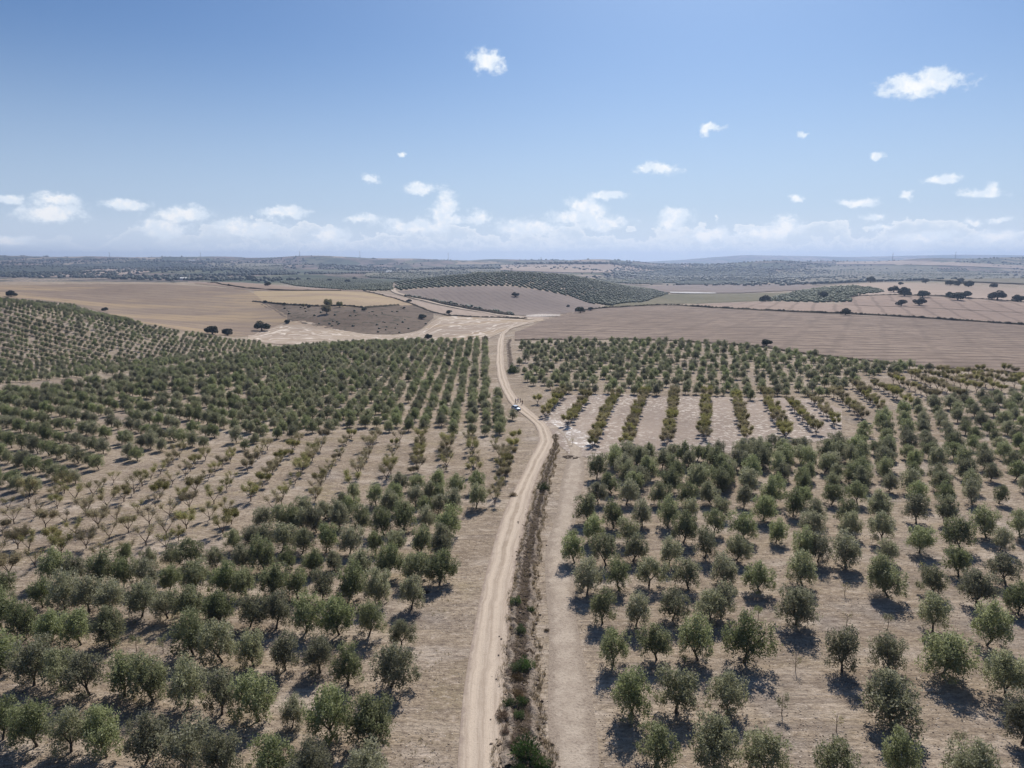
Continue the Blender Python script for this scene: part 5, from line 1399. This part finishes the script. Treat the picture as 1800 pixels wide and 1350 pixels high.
def make_car(p_, yaw):
    e = add("parked_car", None, loc=p_, label="silvery white hatchback parked on the left side of the dirt track", cat="car")
    e.rotation_euler = (0, 0, yaw)
    # front is -Y
    ys_ = np.array([-2.08, -1.98, -1.55, -0.95, -0.80, -0.15, 0.5, 1.2, 1.75, 1.98, 2.05])
    top = np.array([0.62, 0.80, 0.90, 0.98, 1.02, 1.04, 1.05, 1.05, 1.02, 0.95, 0.70])
    wid = np.array([0.66, 0.80, 0.86, 0.88, 0.88, 0.89, 0.89, 0.88, 0.86, 0.80, 0.72])
    V = []
    for y, t, w in zip(ys_, top, wid):
        V += [(-w * .92, y, .24), (-w, y, .45), (-w, y, t * .78), (-w * .90, y, t), (0, y, t + .03), (w * .90, y, t), (w, y, t * .78), (w, y, .45), (w * .92, y, .24), (0, y, .22)]
    F = []; m_ = 10
    for i in range(len(ys_) - 1):
        for j in range(m_): F.append((i * m_ + j, i * m_ + (j + 1) % m_, (i + 1) * m_ + (j + 1) % m_, (i + 1) * m_ + j))
    B = Bag(); B.put(V, F)
    for i in (0, len(ys_) - 1):
        b0 = i * m_
        B.put([V[b0 + q] for q in range(10)], [(0, 1, 8, 9) if False else (0, 1, 7, 8), (1, 2, 6, 7), (2, 3, 5, 6), (3, 4, 5, 5)][:3])
    add("body", B.build("body", [M_PAINT], True), e)
    # glasshouse with pillars
    B = Bag()
    rings = [(-0.98, 1.00, .80), (-0.30, 1.43, .62), (0.60, 1.49, .62), (1.45, 1.42, .60), (1.92, 1.00, .74)]
    V = []
    for (y, z, w) in rings: V += [(-w, y, z), (w, y, z)]
    low = [(-.98, .82), (-.30, .86), (.60, .86), (1.45, .84), (1.92, .76)]
    B.put([(-.60, -.34, 1.45), (.60, -.34, 1.45), (.60, .60, 1.51), (-.60, .60, 1.51), (.58, 1.48, 1.44), (-.58, 1.48, 1.44)], [(0, 1, 2, 3), (3, 2, 4, 5)])
    add("roof", B.build("roof", [M_PAINT], True), e)
    B = Bag(); B.put([(-.80, -.98, 1.0), (.80, -.98, 1.0), (.60, -.34, 1.445), (-.60, -.34, 1.445)], [(0, 1, 2, 3)]); add("windscreen", B.build("windscreen", [M_GLASS]), e)
    B = Bag(); B.put([(-.58, 1.48, 1.43), (.58, 1.48, 1.43), (.76, 1.92, 1.0), (-.76, 1.92, 1.0)], [(0, 1, 2, 3)]); add("rear_window", B.build("rear_window", [M_GLASS]), e)
    for s in (-1, 1):
        B = Bag(); B.put([(s * .80, -.98, 1.0), (s * .60, -.34, 1.445), (s * .60, .60, 1.505), (s * .83, .60, 1.0)], [(0, 1, 2, 3)]); add("side_window", B.build("side_window", [M_GLASS]), e)
        B = Bag(); B.put([(s * .83, .66, 1.0), (s * .60, .66, 1.50), (s * .58, 1.48, 1.43), (s * .76, 1.92, 1.0)], [(0, 1, 2, 3)]); add("side_window", B.build("side_window", [M_GLASS]), e)
        B = Bag(); box(B, (s * .815, .63, 1.02), (.05, .08, .10)); box(B, (s * .96, -.72, 1.02), (.20, .12, .14)); add("mirror", B.build("mirror", [M_PAINT]), e)
        B = Bag(); box(B, (s * .60, -2.03, .68), (.34, .12, .16)); add("headlight", B.build("headlight", [M_LAMP]), e)
        B = Bag(); box(B, (s * .70, 2.02, .80), (.20, .10, .22)); add("tail_light", B.build("tail_light", [M_RED]), e)
        for y in (-1.30, 1.28):
            B = Bag(); B.put(*tube([(s * .72, y, .31), (s * .91, y, .31)], [.31, .31], 18)); tw = add("wheel", B.build("tyre", [M_RUB], True), e)
            B = Bag(); n_ = 14
            ring = [(s * .915, y + .20 * math.cos(k_ * 2 * math.pi / n_), .31 + .20 * math.sin(k_ * 2 * math.pi / n_)) for k_ in range(n_)]
            B.put(ring + [(s * .93, y, .31)], [(k_, (k_ + 1) % n_, n_, n_) for k_ in range(0)] + [(k_, (k_ + 1) % n_, (k_ + 2) % n_, n_) for k_ in range(0, n_, 2)])
            add("rim", B.build("rim", [M_ALLOY]), tw)
    B = Bag(); box(B, (0, -2.09, .50), (1.2, .06, .20)); add("grille", B.build("grille", [M_TRIM]), e)
    B = Bag(); box(B, (0, -2.06, .30), (1.5, .12, .14)); add("bumper", B.build("bumper", [M_TRIM]), e)
    B = Bag(); box(B, (0, -2.13, .45), (.5, .02, .11)); add("number_plate", B.build("number_plate", [M_WHITE]), e)


cp = P(907, 721)
make_car(cp + np.array([0, 0, .03]), R(28))

# ------------------------------------------------------------------ people beside the car
M_SKIN = plain("skin", (0.45, 0.28, 0.20), .6, var=.05)
M_HAIR = plain("dark_hair", (0.03, 0.022, 0.018), .8)


def person(px, py, yaw, shirt, trousers, stance, lab):
    p_ = P(px, py)
    e = add("person", None, loc=p_ + np.array([0, 0, .02]), label=lab, cat="person", group="people standing by the parked car")
    e.rotation_euler = (0, 0, yaw); e.scale = (1.05, 1.05, 1.05)
    ms = plain("shirt", shirt); mt = plain("trousers", trousers)

    def skin(name, verts, edges, rad, material, root=0, lv=1):
        me = bpy.data.meshes.new(name); me.from_pydata(verts, edges, [])
        o = bpy.data.objects.new(name, me); col.objects.link(o); me.materials.append(material)
        md = o.modifiers.new("skin", 'SKIN'); md.use_smooth_shade = True
        for i, r_ in enumerate(rad): me.skin_vertices[0].data[i].radius = (r_, r_ * (.8 if r_ > .1 else 1))
        me.skin_vertices[0].data[root].use_root = True
        sb = o.modifiers.new("sub", 'SUBSURF'); sb.levels = lv; sb.render_levels = lv
        o.parent = e
        return o
    st = stance
    body = [(0, 0, .95), (0, 0, 1.15), (0, 0, 1.38), (0, 0, 1.50), (0, -.01, 1.60), (0, -.015, 1.70),
            (-.10, 0, .90), (-.12 - st * .03, .02, .50), (-.14 - st * .05, .05, .08), (-.14 - st * .05, -.12, .04),
            (.10, 0, .90), (.12 + st * .03, -.03, .50), (.14 + st * .05, .02, .08), (.14 + st * .05, -.15, .04),
            (-.20, 0, 1.43), (-.26, .02, 1.15), (-.24, -.12 * st - .05, .92), (-.235, -.14 * st - .06, .84),
            (.20, 0, 1.43), (.27, .0, 1.15), (.20, -.20 * st - .05, .98 + .1 * st), (.16, -.25 * st - .06, .95 + .14 * st)]
    ed = [(0, 1), (1, 2), (2, 3), (3, 4), (4, 5), (0, 6), (6, 7), (7, 8), (8, 9), (0, 10), (10, 11), (11, 12), (12, 13), (2, 14), (14, 15), (15, 16), (16, 17), (2, 18), (18, 19), (19, 20), (20, 21)]
    rd = [.14, .13, .15, .065, .075, .09, .095, .065, .045, .04, .095, .065, .045, .04, .065, .045, .035, .035, .065, .045, .035, .035]
    skin("body", body, ed, rd, M_SKIN)
    skin("shirt", [(0, 0, .92), (0, 0, 1.15), (0, 0, 1.38), (0, 0, 1.47), (-.20, 0, 1.43), (-.26, .02, 1.15), (-.25, -.06 * st, 1.02), (.20, 0, 1.43), (.27, 0, 1.15), (.24, -.08 * st - .02, 1.06)],
         [(0, 1), (1, 2), (2, 3), (2, 4), (4, 5), (5, 6), (2, 7), (7, 8), (8, 9)], [.16, .15, .17, .08, .08, .06, .055, .08, .06, .055], ms)
    skin("trousers", [(0, 0, 1.0), (0, 0, .93), (-.10, 0, .86), (-.12 - st * .03, .02, .50), (-.14 - st * .05, .05, .14), (.10, 0, .86), (.12 + st * .03, -.03, .50), (.14 + st * .05, .02, .14)],
         [(0, 1), (1, 2), (2, 3), (3, 4), (1, 5), (5, 6), (6, 7)], [.155, .155, .11, .082, .065, .11, .082, .065], mt, 1)
    skin("hair", [(0, .02, 1.68), (0, .01, 1.76), (0, .0, 1.80)], [(0, 1), (1, 2)], [.095, .10, .06], M_HAIR, 0)


person(906.5, 709.5, 2.8, (.45, .42, .42), (.07, .055, .05), .4, "person in grey top standing leftmost of the four by the car")
person(910.5, 708.5, 0.3, (.50, .48, .62), (.05, .06, .10), .8, "person in pale lilac shirt standing behind the car")
person(914.5, 708.5, -1.9, (.05, .035, .05), (.06, .05, .06), .3, "person in dark clothes facing the lilac-shirted one")
person(918, 712, -2.3, (.10, .03, .045), (.06, .05, .045), 1.0, "person in dark red top standing rightmost of the four")

# ------------------------------------------------------------------ haze
hb = Bag(); box(hb, (0, 6000, 55), (34000, 19000, 330))
m, T = mat("thin_haze")
pv = T.n('ShaderNodeVolumePrincipled'); pv.inputs['Color'].default_value = (0.46, 0.585, 0.84, 1); pv.inputs['Density'].default_value = HAZE_DENSITY; pv.inputs['Anisotropy'].default_value = 0.4
o_ = T.n('ShaderNodeOutputMaterial'); T.t.links.new(pv.outputs[0], o_.inputs['Volume'])
add("haze", hb.build("haze", [m]), kind='stuff', label="thin blue haze over the land")
print("olives single", len(single), "bulk", len(bulk), "almonds", len(almonds), "hill", len(h_), len(g1), len(g2), [len(q) for q in far_groves], "far", sum(len(q) for q in far))
